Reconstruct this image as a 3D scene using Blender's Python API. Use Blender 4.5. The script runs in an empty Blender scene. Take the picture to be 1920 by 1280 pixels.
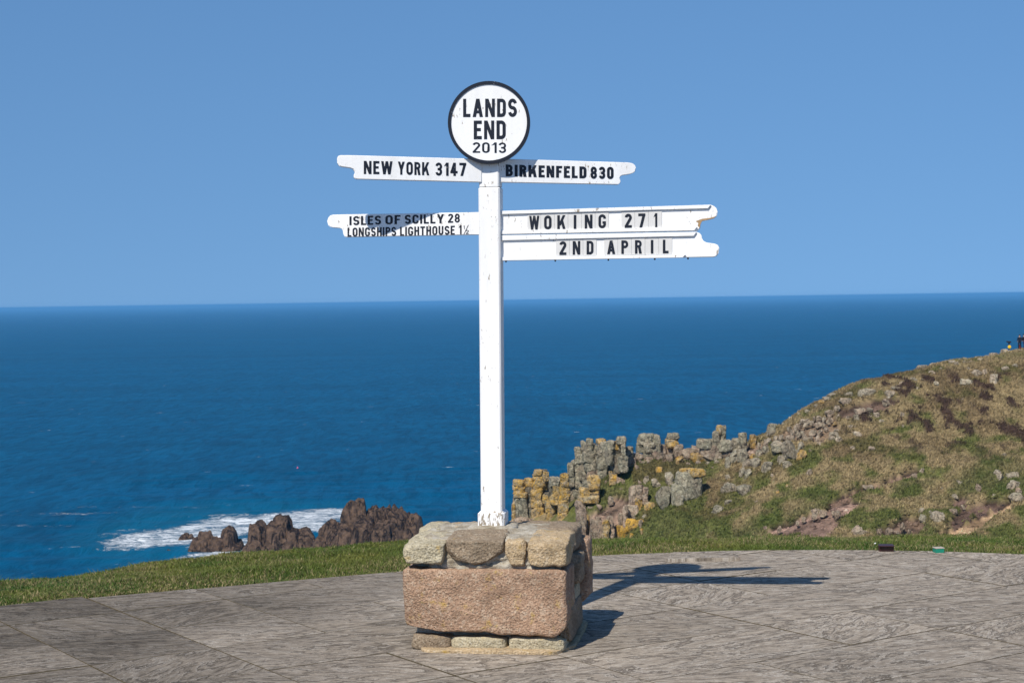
import bpy, bmesh, math, random
import numpy as np
from mathutils import Vector, Matrix, Euler
random.seed(7); rng = np.random.default_rng(7)
sc = bpy.context.scene
COL = sc.collection
R = math.radians

# ------------------------------------------------------------------ camera
F = 3150.0; IW, IH = 1920.0, 1280.0
CAM = Vector((0, 0, 1.65))
cam_d = bpy.data.cameras.new('camera'); cam = bpy.data.objects.new('camera', cam_d); COL.objects.link(cam)
cam_d.sensor_width = 36; cam_d.lens = F * 36 / IW; cam_d.clip_start = 0.1; cam_d.clip_end = 400000
PITCH = math.atan((640 - 562.5) / F); ROLL = -math.atan(0.0151)
CR = Matrix.Rotation(R(90) - PITCH, 3, 'X') @ Matrix.Rotation(ROLL, 3, 'Z')
cam.matrix_world = Matrix.Translation(CAM) @ CR.to_4x4()
cam_d.dof.use_dof = True; cam_d.dof.focus_distance = 8.15; cam_d.dof.aperture_fstop = 20
sc.camera = cam
# ------------------------------------------------------------------ sky and sun
SUN_AZ, SUN_EL = R(26.5), R(47.6)
w = bpy.data.worlds.new('World'); sc.world = w; w.use_nodes = True
wn = w.node_tree.nodes; wl = w.node_tree.links; bg = wn['Background']
sky = wn.new('ShaderNodeTexSky'); sky.sky_type = 'NISHITA'; sky.sun_disc = False
sky.sun_elevation = SUN_EL; sky.sun_rotation = math.pi + SUN_AZ
sky.altitude = 2000; sky.air_density = 1.4; sky.dust_density = 1.5; sky.ozone_density = 5.5
hs = wn.new('ShaderNodeHueSaturation'); hs.inputs['Saturation'].default_value = 1.13
tc = wn.new('ShaderNodeTexCoord'); mp = wn.new('ShaderNodeMapping'); mp.inputs['Scale'].default_value = (1, 1, .50); mp.inputs['Location'].default_value = (0, 0, .215)
wl.new(tc.outputs['Generated'], mp.inputs[0]); nz = wn.new('ShaderNodeVectorMath'); nz.operation = 'NORMALIZE'; wl.new(mp.outputs[0], nz.inputs[0]); wl.new(nz.outputs[0], sky.inputs[0])
wl.new(sky.outputs[0], hs.inputs['Color']); wl.new(hs.outputs[0], bg.inputs[0]); bg.inputs[1].default_value = 0.113
sun_d = bpy.data.lights.new('sun', 'SUN'); sun_d.energy = 5.0; sun_d.angle = R(0.53); sun_d.color = (1, 0.94, 0.84)
sun = bpy.data.objects.new('sun', sun_d); COL.objects.link(sun)
SDIR = Vector((math.sin(SUN_AZ) * math.cos(SUN_EL), math.cos(SUN_AZ) * math.cos(SUN_EL), -math.sin(SUN_EL)))
sun.rotation_euler = SDIR.to_track_quat('-Z', 'Y').to_euler()
sc.view_settings.view_transform = 'Standard'; sc.view_settings.look = 'None'
sc.view_settings.exposure = 0.04; sc.view_settings.gamma = 1.0
sc.render.engine = 'CYCLES'; sc.cycles.use_denoising = True; sc.cycles.max_bounces = 6
sc.cycles.volume_bounces = 0

# ------------------------------------------------------------------ helpers
CRi = np.array(CR); CAMn = np.array(CAM)
def ray(u, v):
    return CRi @ np.array([(u - 960) / F, -(v - 640) / F, -1.0])
def P(u, v, Y):                       # point at forward distance Y seen at photo pixel u, v
    d = ray(u, v); return CAMn + d * (Y / d[1])
def plane_hit(u, v, p, n):
    d = ray(u, v); return CAMn + d * (np.dot(p - CAMn, n) / np.dot(d, n))
def proj(X):                          # world (N,3) -> photo pixels
    q = (np.asarray(X) - CAMn) @ CRi
    z = np.where(-q[..., 2] < 1e-3, 1e-3, -q[..., 2])
    return 960 + F * q[..., 0] / z, 640 - F * q[..., 1] / z
def _h(ix, iy, iz, s):
    n = (ix * 374761393 + iy * 668265263 + iz * 2147483647 + s * 1274126177) & 0xffffffff
    n = ((n ^ (n >> 13)) * 1274126177) & 0xffffffff
    n = ((n ^ (n >> 16)) * 2246822519) & 0xffffffff
    return ((n ^ (n >> 15)) & 0xffffff) / float(0x7fffff) - 1.0
def vnoise(x, y, z=0.0, s=0):
    x = np.asarray(x, float); y = np.asarray(y, float); z = np.zeros_like(x) + z
    i = np.floor(x).astype(np.int64); j = np.floor(y).astype(np.int64); k = np.floor(z).astype(np.int64)
    fx, fy, fz = x - i, y - j, z - k
    fx = fx * fx * (3 - 2 * fx); fy = fy * fy * (3 - 2 * fy); fz = fz * fz * (3 - 2 * fz)
    def L(a, b, t): return a + (b - a) * t
    c = [[[_h(i + a, j + b, k + d, s) for d in (0, 1)] for b in (0, 1)] for a in (0, 1)]
    return L(L(L(c[0][0][0], c[0][0][1], fz), L(c[0][1][0], c[0][1][1], fz), fy),
             L(L(c[1][0][0], c[1][0][1], fz), L(c[1][1][0], c[1][1][1], fz), fy), fx)
def fbm(x, y, z=0.0, o=3, s=0):
    t = 0; a = 1; f = 1
    for q in range(o):
        t = t + a * vnoise(np.asarray(x) * f, np.asarray(y) * f, np.asarray(z) * f, s + q); a *= .5; f *= 2.03
    return t
def sstep(a, b, x):
    t = np.clip((x - a) / (b - a), 0, 1); return t * t * (3 - 2 * t)

def mesh_obj(name, verts, faces, mat=None, parent=None, smooth=False, loc=None):
    me = bpy.data.meshes.new(name)
    me.from_pydata([tuple(map(float, v)) for v in verts], [], [tuple(int(i) for i in f) for f in faces]); me.update()
    if mat: me.materials.append(mat)
    if smooth: me.shade_smooth()
    o = bpy.data.objects.new(name, me); COL.objects.link(o)
    if parent: o.parent = parent
    if loc is not None: o.location = tuple(map(float, loc))
    return o
def fast_mesh(name, verts, tris, mat, k=3, smooth=False, attrs=None, parent=None):
    verts = np.asarray(verts, np.float32); tris = np.asarray(tris, np.int32)
    me = bpy.data.meshes.new(name); me.vertices.add(len(verts)); me.vertices.foreach_set('co', verts.ravel())
    me.loops.add(tris.size); me.loops.foreach_set('vertex_index', tris.ravel())
    me.polygons.add(len(tris)); me.polygons.foreach_set('loop_start', np.arange(len(tris), dtype=np.int32) * k)
    me.update(calc_edges=True)
    if smooth: me.shade_smooth()
    for n, a in (attrs or {}).items():
        a = np.asarray(a, np.float32)
        if a.ndim == 1:
            at = me.attributes.new(n, 'FLOAT', 'POINT'); at.data.foreach_set('value', a)
        else:
            at = me.attributes.new(n, 'FLOAT_COLOR', 'POINT')
            at.data.foreach_set('color', np.concatenate([a, np.ones((len(a), 1), np.float32)], 1).ravel())
    me.materials.append(mat)
    o = bpy.data.objects.new(name, me); COL.objects.link(o)
    if parent: o.parent = parent
    return o
def empty(name, loc, rz=0):
    o = bpy.data.objects.new(name, None); COL.objects.link(o); o.location = tuple(map(float, loc)); o.rotation_euler = (0, 0, rz)
    o.empty_display_size = .1
    return o
def tag(o, label, cat, group=None):
    o['label'] = label; o['category'] = cat
    if group: o['group'] = group
    return o
def struct(o): o['kind'] = 'structure'; return o
def stuff(o, label=None, cat=None):
    o['kind'] = 'stuff'
    if label: o['label'] = label
    if cat: o['category'] = cat
    return o
def grid_faces(nx, ny):
    i = np.arange(nx - 1)[:, None]; j = np.arange(ny - 1)[None]
    a = (i * ny + j).ravel(); b = ((i + 1) * ny + j).ravel()
    return np.stack([a, b, b + 1, a + 1], 1)

# ---- node helper
class NT:
    def __init__(s, name):
        s.m = bpy.data.materials.new(name); s.m.use_nodes = True; s.t = s.m.node_tree; s.t.nodes.clear()
        s.out = s.n('ShaderNodeOutputMaterial'); s.b = s.n('ShaderNodeBsdfPrincipled'); s.l(s.b.outputs[0], s.out.inputs[0])
        s.geo = s.n('ShaderNodeNewGeometry')
    def n(s, t, **k):
        x = s.t.nodes.new(t)
        for a, v in k.items(): setattr(x, a, v)
        return x
    def l(s, a, b): s.t.links.new(a, b)
    def put(s, sock, v):
        if hasattr(v, 'links'): s.l(v, sock)
        else:
            if isinstance(v, tuple) and len(v) == 3 and sock.type == 'RGBA': v = v + (1,)
            sock.default_value = v
    def pos(s): return s.geo.outputs['Position']
    def objc(s): return s.n('ShaderNodeTexCoord').outputs['Object']
    def attr(s, n, out='Fac'): return s.n('ShaderNodeAttribute', attribute_name=n).outputs[out]
    def scale(s, v, sc3):
        m = s.n('ShaderNodeMapping'); s.l(v, m.inputs[0]); m.inputs['Scale'].default_value = sc3; return m.outputs[0]
    def noise(s, v, sc_, det=4, rough=.55, dist=0.):
        x = s.n('ShaderNodeTexNoise'); s.l(v, x.inputs['Vector']); x.inputs['Scale'].default_value = sc_
        x.inputs['Detail'].default_value = det; x.inputs['Roughness'].default_value = rough; x.inputs['Distortion'].default_value = dist
        return x.outputs[0]
    def voro(s, v, sc_, feature='F1', out='Distance'):
        x = s.n('ShaderNodeTexVoronoi', feature=feature); s.l(v, x.inputs['Vector']); x.inputs['Scale'].default_value = sc_
        return x.outputs[out]
    def ramp(s, f, stops):
        x = s.n('ShaderNodeValToRGB'); s.l(f, x.inputs[0]); e = x.color_ramp.elements
        while len(e) < len(stops): e.new(.5)
        for k, (p, c) in enumerate(stops):
            e[k].position = p; e[k].color = (c, c, c, 1) if not isinstance(c, tuple) else c + (1,)
        return x.outputs[0]
    def mix(s, f, a, b, mode='MIX'):
        x = s.n('ShaderNodeMix', data_type='RGBA', blend_type=mode)
        s.put(x.inputs[0], f); s.put(x.inputs[6], a); s.put(x.inputs[7], b); return x.outputs[2]
    def math(s, op, a, b=0., clamp=False):
        x = s.n('ShaderNodeMath', operation=op, use_clamp=clamp); s.put(x.inputs[0], a); s.put(x.inputs[1], b); return x.outputs[0]
    def sep(s, v):
        x = s.n('ShaderNodeSeparateXYZ'); s.l(v, x.inputs[0]); return x.outputs
    def bump(s, h, st, dist=.01, nrm=None):
        x = s.n('ShaderNodeBump'); s.l(h, x.inputs['Height']); x.inputs['Strength'].default_value = st; x.inputs['Distance'].default_value = dist
        if nrm: s.l(nrm, x.inputs['Normal'])
        return x.outputs[0]
    def set(s, col=None, rough=None, spec=None, nrm=None, **k):
        if col is not None: s.put(s.b.inputs['Base Color'], col)
        if rough is not None: s.put(s.b.inputs['Roughness'], rough)
        if spec is not None: s.put(s.b.inputs['Specular IOR Level'], spec)
        if nrm is not None: s.l(nrm, s.b.inputs['Normal'])
        return s.m

# ------------------------------------------------------------------ materials
def m_granite():                                       # far rocks; object colour = (orange lichen, pinkness, brightness)
    s = NT('granite'); p = s.pos(); oc = s.n('ShaderNodeObjectInfo').outputs['Color']
    x = s.n('ShaderNodeSeparateColor'); s.l(oc, x.inputs[0]); r, g, b = x.outputs
    n1 = s.noise(p, .9, 5, .6); n2 = s.noise(p, 3.2, 5, .7); n3 = s.noise(p, 1.1, 8, .76, .6); n4 = s.noise(p, 6, 4, .65)
    grey = s.mix(s.ramp(n2, [(.3, 0.), (.7, 1.)]), (.125, .112, .075), (.42, .385, .275)); pink = s.mix(s.ramp(n2, [(.3, 0.), (.7, 1.)]), (.19, .125, .085), (.50, .365, .265))
    c = s.mix(s.math('ADD', g, s.math('MULTIPLY', s.math('SUBTRACT', n1, .5), 1.6), True), grey, pink)
    c = s.mix(s.ramp(n4, [(.58, 0.), (.70, .8)]), c, (.46, .455, .38))
    f = s.math('MULTIPLY', s.math('SUBTRACT', s.math('ADD', n3, s.math('MULTIPLY', n4, .25)), s.math('SUBTRACT', .90, s.math('MULTIPLY', r, .40))), 4.5, True)
    c = s.mix(f, c, s.mix(n2, (.30, .17, .028), (.60, .36, .07)))
    ck = s.noise(s.scale(p, (1, 1, .45)), 1.1, 5, .6, 1.2); c = s.mix(s.ramp(ck, [(.475, 0.), (.5, .92), (.525, 0.)]), c, (.05, .045, .035))
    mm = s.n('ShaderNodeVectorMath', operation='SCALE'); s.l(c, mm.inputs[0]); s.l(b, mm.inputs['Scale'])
    return s.set(mm.outputs[0], .92, .2, s.bump(s.math('ADD', s.noise(p, 2.2, 7, .72), s.math('MULTIPLY', ck, .8)), 1., .35))
def m_searock():
    s = NT('sea_rock'); p = s.pos(); z = s.sep(p)[2]
    n = s.noise(p, .22, 5, .65); n2 = s.noise(p, .9, 5, .65)
    low = s.mix(s.ramp(n2, [(.3, 0.), (.7, 1.)]), (.030, .020, .014), (.175, .112, .074)); hi = s.mix(s.ramp(n2, [(.3, 0.), (.7, 1.)]), (.13, .10, .078), (.46, .38, .31))
    f = s.math('ADD', s.math('MULTIPLY', s.math('ADD', z, 48.0), .2), s.math('MULTIPLY', s.math('SUBTRACT', n, .5), 2.2), True)
    ck = s.noise(s.scale(p, (1, 1, .3)), .2, 5, .6, .8); d = s.ramp(ck, [(.47, 0.), (.5, .9), (.53, 0.)])
    c = s.mix(d, s.mix(f, low, hi), (.012, .009, .008))
    hh = s.math('SUBTRACT', s.noise(p, .5, 8, .74), s.math('MULTIPLY', d, .5))
    return s.set(c, .85, .15, s.bump(hh, 1., 1.0))
def m_white(name='white_paint', wear=.0, dirt=.25):
    s = NT(name); p = s.pos()
    n = s.noise(s.scale(p, (1, 1, .35)), 70, 5, .7); big = s.noise(p, 5, 3, .6); fine = s.noise(p, 260, 2, .5)
    c = s.mix(s.ramp(s.noise(s.scale(p, (1, 1, .2)), 14, 5, .6), [(.35, 0.), (.8, 1.)]), (.86, .86, .855), (.74, .73, .71))
    f = s.ramp(s.math('ADD', n, s.math('MULTIPLY', big, .35)), [(.86 - wear, 0.), (.89 - wear, 1.)])
    c = s.mix(f, c, s.mix(fine, (.19, .14, .09), (.42, .37, .30)))
    return s.set(c, .42, .4, s.bump(s.noise(p, 90, 4, .6), .12, .004))
def m_plain(name, col, rough=.5, spec=.3, bumpy=0., var=.25, sc_=40):
    s = NT(name); p = s.pos(); n = s.noise(p, sc_, 4, .6)
    c = s.mix(n, tuple(k * (1 - var) for k in col), tuple(k * (1 + var) for k in col))
    return s.set(c, rough, spec, s.bump(n, bumpy, .01) if bumpy else None)
def m_black():
    s = NT('black_paint'); p = s.pos(); n = s.noise(p, 120, 4, .7); b = s.noise(p, 9, 3, .6)
    f = s.ramp(s.math('ADD', n, s.math('MULTIPLY', b, .4)), [(.90, 0.), (.93, 1.)])
    return s.set(s.mix(f, (.008, .011, .02), (.5, .5, .48)), .45, .35)
def m_stone(name, base, speck, dark, orange=.0, sc_=1.):
    s = NT(name); p = s.objc()
    n1 = s.noise(p, 9 * sc_, 5, .6); n2 = s.noise(p, 62 * sc_, 4, .65); n3 = s.noise(p, 120 * sc_, 3, .65); n4 = s.voro(p, 95 * sc_, out='Color')
    c = s.mix(n1, tuple(k * .72 for k in base), tuple(k * 1.25 for k in base))
    c = s.mix(s.ramp(n2, [(.50, 0.), (.62, .9)]), c, speck)
    c = s.mix(s.ramp(n3, [(.53, 0.), (.63, .85)]), c, dark)
    c = s.mix(s.math('MULTIPLY', s.sep(n4)[0], .45), c, tuple(min(1, k * 1.6) for k in base))
    c = s.mix(s.ramp(s.noise(p, 5 * sc_, 5, .65, .5), [(.45, 0.), (.72, .6)]), c, tuple(k * .42 for k in base))
    f = s.ramp(s.math('ADD', s.noise(p, 14 * sc_, 6, .65), s.math('MULTIPLY', n2, .25)), [(.80 - orange * .3, 0.), (.92 - orange * .3, .8)])
    c = s.mix(f, c, (.42, .27, .06))
    h = s.math('ADD', s.math('MULTIPLY', s.noise(p, 22 * sc_, 4, .6), .7), s.math('ADD', s.math('MULTIPLY', n3, .8), s.math('MULTIPLY', s.voro(p, 95 * sc_), .5)))
    return s.set(c, .92, .12, s.bump(h, .8, .011))
def m_mortar():
    s = NT('mortar'); p = s.pos(); n = s.noise(p, 12, 6, .65); n2 = s.noise(p, 90, 4, .7)
    c = s.ramp(n, [(.28, (.20, .155, .10)), (.45, (.33, .285, .215)), (.62, (.47, .43, .355))])
    c = s.mix(s.ramp(n2, [(.56, 0.), (.66, .7)]), c, (.15, .12, .08))
    return s.set(c, .95, .15, s.bump(s.math('ADD', n2, n), .6, .015))
def m_slab():
    s = NT('riven_slab'); g = s.attr('gr', 'Vector'); p = s.pos()
    oi = s.n('ShaderNodeObjectInfo').outputs['Random']
    a = s.noise(s.scale(g, (1.7, 5.2, 1)), 1.0, 7, .66, .9); b = s.noise(s.scale(g, (9, 24, 1)), 1.3, 6, .74, .6)
    c3 = s.noise(p, 150, 4, .7); lg = s.noise(p, .5, 3, .55); sp = s.noise(p, 70, 2, .5); md = s.noise(p, 6, 5, .65)
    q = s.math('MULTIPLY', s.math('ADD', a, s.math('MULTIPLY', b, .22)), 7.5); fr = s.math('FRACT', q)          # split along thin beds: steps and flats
    h = s.math('ADD', s.math('SUBTRACT', q, s.math('MULTIPLY', fr, .78)), s.math('MULTIPLY', b, 1.3))
    c = s.mix(s.ramp(b, [(.28, 0.), (.72, 1.)]), (.19, .155, .118), (.47, .40, .318))
    c = s.mix(s.ramp(md, [(.35, 0.), (.7, .45)]), c, (.23, .20, .165))
    c = s.mix(s.ramp(fr, [(.0, .8), (.12, .62), (.42, 0.), (.86, 0.), (.93, .0), (1., .8)]), c, (.06, .048, .037))  # crevice shade painted into the colour as dark lines at each step
    c = s.mix(s.ramp(fr, [(.70, 0.), (.9, .5), (1., 0.)]), c, (.58, .53, .46))
    c = s.mix(s.math('MULTIPLY', s.ramp(c3, [(.42, 0.), (.7, 1.)]), .55), c, (.13, .11, .09))
    c = s.mix(s.ramp(sp, [(.70, 0.), (.74, .6)]), c, (.5, .48, .44))
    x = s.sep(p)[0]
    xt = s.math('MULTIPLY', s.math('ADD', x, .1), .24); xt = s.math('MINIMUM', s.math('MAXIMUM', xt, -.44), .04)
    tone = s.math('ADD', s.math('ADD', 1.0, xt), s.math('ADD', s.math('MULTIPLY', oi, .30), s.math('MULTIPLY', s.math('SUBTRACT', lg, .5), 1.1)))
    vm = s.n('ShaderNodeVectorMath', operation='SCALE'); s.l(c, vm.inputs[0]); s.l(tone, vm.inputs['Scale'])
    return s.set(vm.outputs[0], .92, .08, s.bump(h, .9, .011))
def m_joint():
    s = NT('joint_sand'); p = s.pos(); n = s.noise(p, 3, 4, .6); n2 = s.noise(p, 60, 4, .6)
    c = s.mix(s.ramp(n, [(.45, 0.), (.6, 1.)]), (.10, .09, .07), (.24, .19, .11)); c = s.mix(s.ramp(n2, [(.5, 0.), (.6, .6)]), c, (.07, .085, .02))
    return s.set(c, .95, .1)
def m_vc(name, attr='col', trans=0., rough=.7, bump_=None):
    s = NT(name); c = s.attr(attr, 'Color')
    s.set(c, rough, .2)
    if trans:
        t = s.n('ShaderNodeBsdfTranslucent'); s.l(c, t.inputs[0]); mx = s.n('ShaderNodeMixShader'); mx.inputs[0].default_value = trans
        s.l(s.b.outputs[0], mx.inputs[1]); s.l(t.outputs[0], mx.inputs[2]); s.l(mx.outputs[0], s.out.inputs[0])
    if bump_: s.l(s.bump(s.noise(s.pos(), bump_[0], 6, .7), bump_[1], bump_[2]), s.b.inputs['Normal'])
    return s.m
def m_hill():
    s = NT('moorland'); c = s.attr('col', 'Color'); p = s.pos()
    n = s.noise(p, 2.2, 6, .7); n2 = s.noise(p, 8, 3, .6)
    c = s.mix(1., c, s.ramp(n, [(.3, (.55, .55, .55)), (.7, (1.35, 1.3, 1.25))]), 'MULTIPLY')
    c = s.mix(s.ramp(n2, [(.6, 0.), (.7, .5)]), c, (.30, .24, .15))
    return s.set(c, .95, .1, s.bump(s.math('ADD', n, s.math('MULTIPLY', n2, .3)), 1., .3))
def m_sea():
    s = NT('sea_water'); p = s.pos(); foam = s.attr('foam'); teal = s.attr('teal')
    sw = s.scale(p, (1, .26, 1))
    big = s.noise(s.scale(p, (.12, 1, 1)), .012, 5, .6, .6); mid = s.noise(sw, .045, 4, .6, .5); sm = s.noise(sw, .22, 5, .68, .6)
    c = s.mix(s.ramp(big, [(.35, 0.), (.65, 1.)]), (.0, .052, .115), (.0, .076, .172))
    c = s.mix(s.math('MULTIPLY', s.ramp(mid, [(.35, 0.), (.7, 1.)]), .5), c, (.0, .094, .20))
    c = s.mix(s.math('MULTIPLY', s.ramp(sm, [(.42, 0.), (.62, 1.)]), .62), c, (.0, .030, .070))
    c = s.mix(s.math('MULTIPLY', teal, .35), c, (.004, .14, .23))
    lace = s.noise(s.scale(p, (.7, 1, 1)), .30, 8, .78, 2.4); cl = s.noise(s.scale(p, (.5, 1, 1)), .075, 5, .65, 1.4)
    f = s.math('ADD', s.math('ADD', s.math('MULTIPLY', foam, .95), s.math('MULTIPLY', s.math('SUBTRACT', lace, .5), 3.2)), s.math('MULTIPLY', s.math('SUBTRACT', cl, .5), 1.9))
    f = s.math('MULTIPLY', s.math('MULTIPLY', s.math('SUBTRACT', f, .50), 1.5, True), s.math('MULTIPLY', foam, 6., True))
    cap = s.noise(s.scale(p, (.55, 1, 1)), .16, 5, .62, .3)
    cf = s.math('MULTIPLY', s.ramp(cap, [(.70, 0.), (.74, 1.)]), .5)
    f = s.math('MAXIMUM', f, cf)
    c = s.mix(f, c, (.78, .81, .82))
    h = s.math('ADD', s.math('MULTIPLY', mid, 2.), s.math('ADD', sm, s.math('MULTIPLY', f, .4)))
    return s.set(c, s.math('ADD', .45, s.math('MULTIPLY', f, .5)), .02, s.bump(h, .8, .9))
M = dict(granite=m_granite(), searock=m_searock(), white=m_white('white_paint', .055), foot=m_white('flaking_white_paint', .14), black=m_black(),
         tile=m_plain('tile_acrylic', (.63, .62, .60), .45, .3, .0, .07, 25), wood=m_plain('bare_wood', (.36, .24, .13), .8, .2, .3, .3, 60),
         pink=m_stone('pink_granite', (.345, .222, .148), (.51, .40, .295), (.10, .066, .042), .3),
         grey=m_stone('grey_granite', (.42, .365, .25), (.58, .53, .41), (.13, .105, .065), .25),
         brown=m_stone('brown_granite', (.25, .19, .13), (.42, .35, .26), (.08, .06, .04), .15),
         tan=m_stone('tan_granite', (.42, .31, .185), (.56, .47, .34), (.14, .10, .06), .3),
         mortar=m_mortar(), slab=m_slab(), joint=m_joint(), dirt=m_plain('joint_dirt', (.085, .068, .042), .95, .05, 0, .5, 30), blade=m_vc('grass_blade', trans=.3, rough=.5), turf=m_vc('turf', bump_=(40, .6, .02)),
         hill=m_hill(), tuft=m_vc('tussock', trans=.25, rough=.8), sea=m_sea())

# ------------------------------------------------------------------ rough rock generator
_topo = {}
def cube_topo(n):
    if n in _topo: return _topo[n]
    idx = {}; V = []; Fc = []
    def vid(p):
        k = tuple(int(round(c)) for c in p)
        if k not in idx: idx[k] = len(V); V.append([2. * c / n - 1 for c in k])
        return idx[k]
    for ax in range(3):
        for sd in (0, n):
            for i in range(n):
                for j in range(n):
                    q = []
                    for (a, b) in ((i, j), (i + 1, j), (i + 1, j + 1), (i, j + 1)):
                        p = [0, 0, 0]; p[ax] = sd; p[(ax + 1) % 3] = a; p[(ax + 2) % 3] = b; q.append(vid(p))
                    Fc.append(q if sd else q[::-1])
    _topo[n] = (np.array(V), np.array(Fc)); return _topo[n]
def rock(size, n=5, k=7., cuts=4, cutd=(.72, .95), amp=.05, fr=2.2, seed=0, taper=0.):
    r = np.random.default_rng(seed); V, Fc = cube_topo(n)
    p = V * (np.abs(V).max(1) / ((np.abs(V) ** k).sum(1) ** (1 / k)))[:, None]
    p = p / np.abs(p).max(0)
    for _ in range(cuts):
        d = r.normal(size=3); d /= np.linalg.norm(d); lim = r.uniform(*cutd) * np.abs(d).sum() * .9
        e = np.maximum(0, p @ d - lim); p = p - e[:, None] * d
    if taper: p[:, :2] *= (1 - taper * (p[:, 2:3] + 1) / 2)
    s = np.array(size) / 2; q = p * s; m = s.mean(); o = r.uniform(-50, 50, 3)
    g = q / m * fr + o
    D = np.stack([fbm(g[:, 0], g[:, 1], g[:, 2], 3, 11 * i + seed % 97) for i in range(3)], 1)
    q = q + D * amp * m
    return q, Fc
def rotz(V, a):
    c, s_ = math.cos(a), math.sin(a); return np.stack([V[:, 0] * c - V[:, 1] * s_, V[:, 0] * s_ + V[:, 1] * c, V[:, 2]], 1)

# ------------------------------------------------------------------ sea
SEA = -60.0
def axis(a, b, st, far, neg_far):
    fine = np.arange(a, b + st, st); o = [b + st]; s_ = st
    while o[-1] < far: s_ *= 1.45; o.append(o[-1] + s_)
    o2 = [a]; s_ = st
    while o2[-1] > neg_far: s_ *= 1.45; o2.append(o2[-1] - s_)
    return np.array(o2[:0:-1] + list(fine) + o)
sx = axis(-125, 30, 1.3, 140000, -140000); sy = axis(335, 620, 1.6, 160000, -3000)
X, Y = np.meshgrid(sx, sy, indexing='ij'); X = X.ravel(); Y = Y.ravel()
zz = np.full_like(X, SEA); near = (np.abs(X + 48) < 90) & (np.abs(Y - 470) < 150)
zz = zz + near * (.55 * fbm(X / 26, Y / 11, 0, 3, 5))
U, Vp = proj(np.stack([X, Y, zz], 1))
def ell(cx, cy, rx, ry, ang=0.):
    c, s_ = math.cos(R(ang)), math.sin(R(ang)); dx, dy = U - cx, Vp - cy
    return np.clip(1.5 - 1.0 * ((dx * c + dy * s_) / rx) ** 2 - ((-dx * s_ + dy * c) / ry) ** 2, 0, 1)
ok = (Y > 200) & (Y < 900)
foam = np.zeros_like(X)
for e in ((300, 1008, 118, 17, -6), (400, 992, 95, 22, -8), (470, 984, 90, 14, -14), (590, 966, 80, 13, -4), (565, 985, 60, 14, 0), (430, 1022, 75, 12, -4), (640, 990, 60, 14, 0),
          (380, 1042, 70, 7, -6)):
    foam = np.maximum(foam, ell(*e))
foam = foam * .92
for e in ((90, 963, 130, 3.0, -1), (60, 985, 110, 2.6, 1), (380, 966, 60, 2.5, -2), (250, 950, 160, 2, 0), (215, 998, 40, 5, -12), (20, 1078, 60, 4, -3), (300, 1060, 60, 4, -8)):
    foam = np.maximum(foam, .42 * ell(*e))
teal = np.clip(np.maximum(ell(380, 1000, 240, 60, -6), ell(560, 972, 190, 30, -4)), 0, 1) * .8
foam = foam * ok; teal = teal * ok
sea = fast_mesh('sea', np.stack([X, Y, zz], 1), grid_faces(len(sx), len(sy)), M['sea'], 4, True, dict(foam=foam, teal=teal)); struct(sea)

# ------------------------------------------------------------------ headland height field
cp = []
def C(u, v, z): cp.append(P(u, v, z))
RIDGE = [(2700, 560, 205), (2300, 585, 200), (2100, 615, 198), (1920, 659, 195), (1860, 666, 193), (1780, 681, 192), (1700, 699, 190), (1620, 720, 189), (1560, 744, 187), (1500, 778, 186), (1440, 814, 185),
         (1380, 838, 184), (1300, 850, 183), (1220, 857, 183), (1180, 866, 183), (1130, 905, 182), (1090, 938, 182), (1040, 968, 183), (1000, 985, 184), (968, 1000, 185)]
for u, v, z in RIDGE:
    C(u, v, z); a = P(u, v, z)
    cp.append(a + np.array([0, 9, -2.6])); cp.append(a + np.array([2, 26, -13])); cp.append(a + np.array([4, 70, -46])); cp.append(a + np.array([6, 120, -66]))
for u, v, z in [(2700, 760, 182), (2700, 1000, 150), (2300, 750, 183), (2300, 880, 166), (2300, 1000, 151), (1920, 780, 178), (1920, 900, 163), (1920, 1004, 150), (1700, 800, 177), (1700, 900, 166), (1700, 1004, 154),
                (1500, 850, 175), (1500, 930, 166), (1500, 1005, 157), (1380, 900, 175), (1380, 1004, 163), (1280, 900, 177), (1280, 960, 171), (1280, 1005, 166), (1220, 905, 178), (1220, 950, 174), (1200, 1005, 171),
                (1160, 930, 178), (1160, 948, 176), (1150, 1015, 174), (1100, 950, 178.5), (1100, 1015, 175), (1040, 985, 180), (1040, 1030, 178), (1000, 1035, 181), (960, 1070, 182), (930, 1250, 183), (900, 1400, 183), (860, 1600, 184)]: C(u, v, z)
for x, y, z in [(0, 15.5, -2.5), (-8, 15.5, -3), (12, 15.5, -2.5), (30, 15.5, -2), (60, 15.5, -1.5), (100, 15.5, 0), (0, 30, -12), (30, 30, -9), (60, 30, -6), (100, 30, -2), (0, 60, -28), (30, 60, -20), (60, 60, -14), (100, 60, -8), (0, 100, -38), (25, 100, -27), (50, 100, -21), (100, 100, -14),
                (-30, 20, -20), (-60, 20, -64), (-40, 60, -60), (-40, 100, -66), (-40, 150, -68), (-40, 190, -70), (-20, 140, -60), (10, 140, -30), (-60, 300, -75), (0, 300, -75), (60, 300, -75), (110, 300, -70), (-60, 120, -74)]:
    cp.append(np.array([x, y, z]))
cp = np.array(cp)
def tk(r2): return np.where(r2 > 1e-9, .5 * r2 * np.log(np.maximum(r2, 1e-9)), 0)
SCL = 60.
cx = cp[:, :2] / SCL; n_ = len(cx)
K = tk(((cx[:, None] - cx[None]) ** 2).sum(2)) + np.eye(n_) * 2e-4
Q = np.concatenate([np.ones((n_, 1)), cx], 1)
A = np.block([[K, Q], [Q.T, np.zeros((3, 3))]])
TW = np.linalg.solve(A, np.concatenate([cp[:, 2], np.zeros(3)]))
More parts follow.
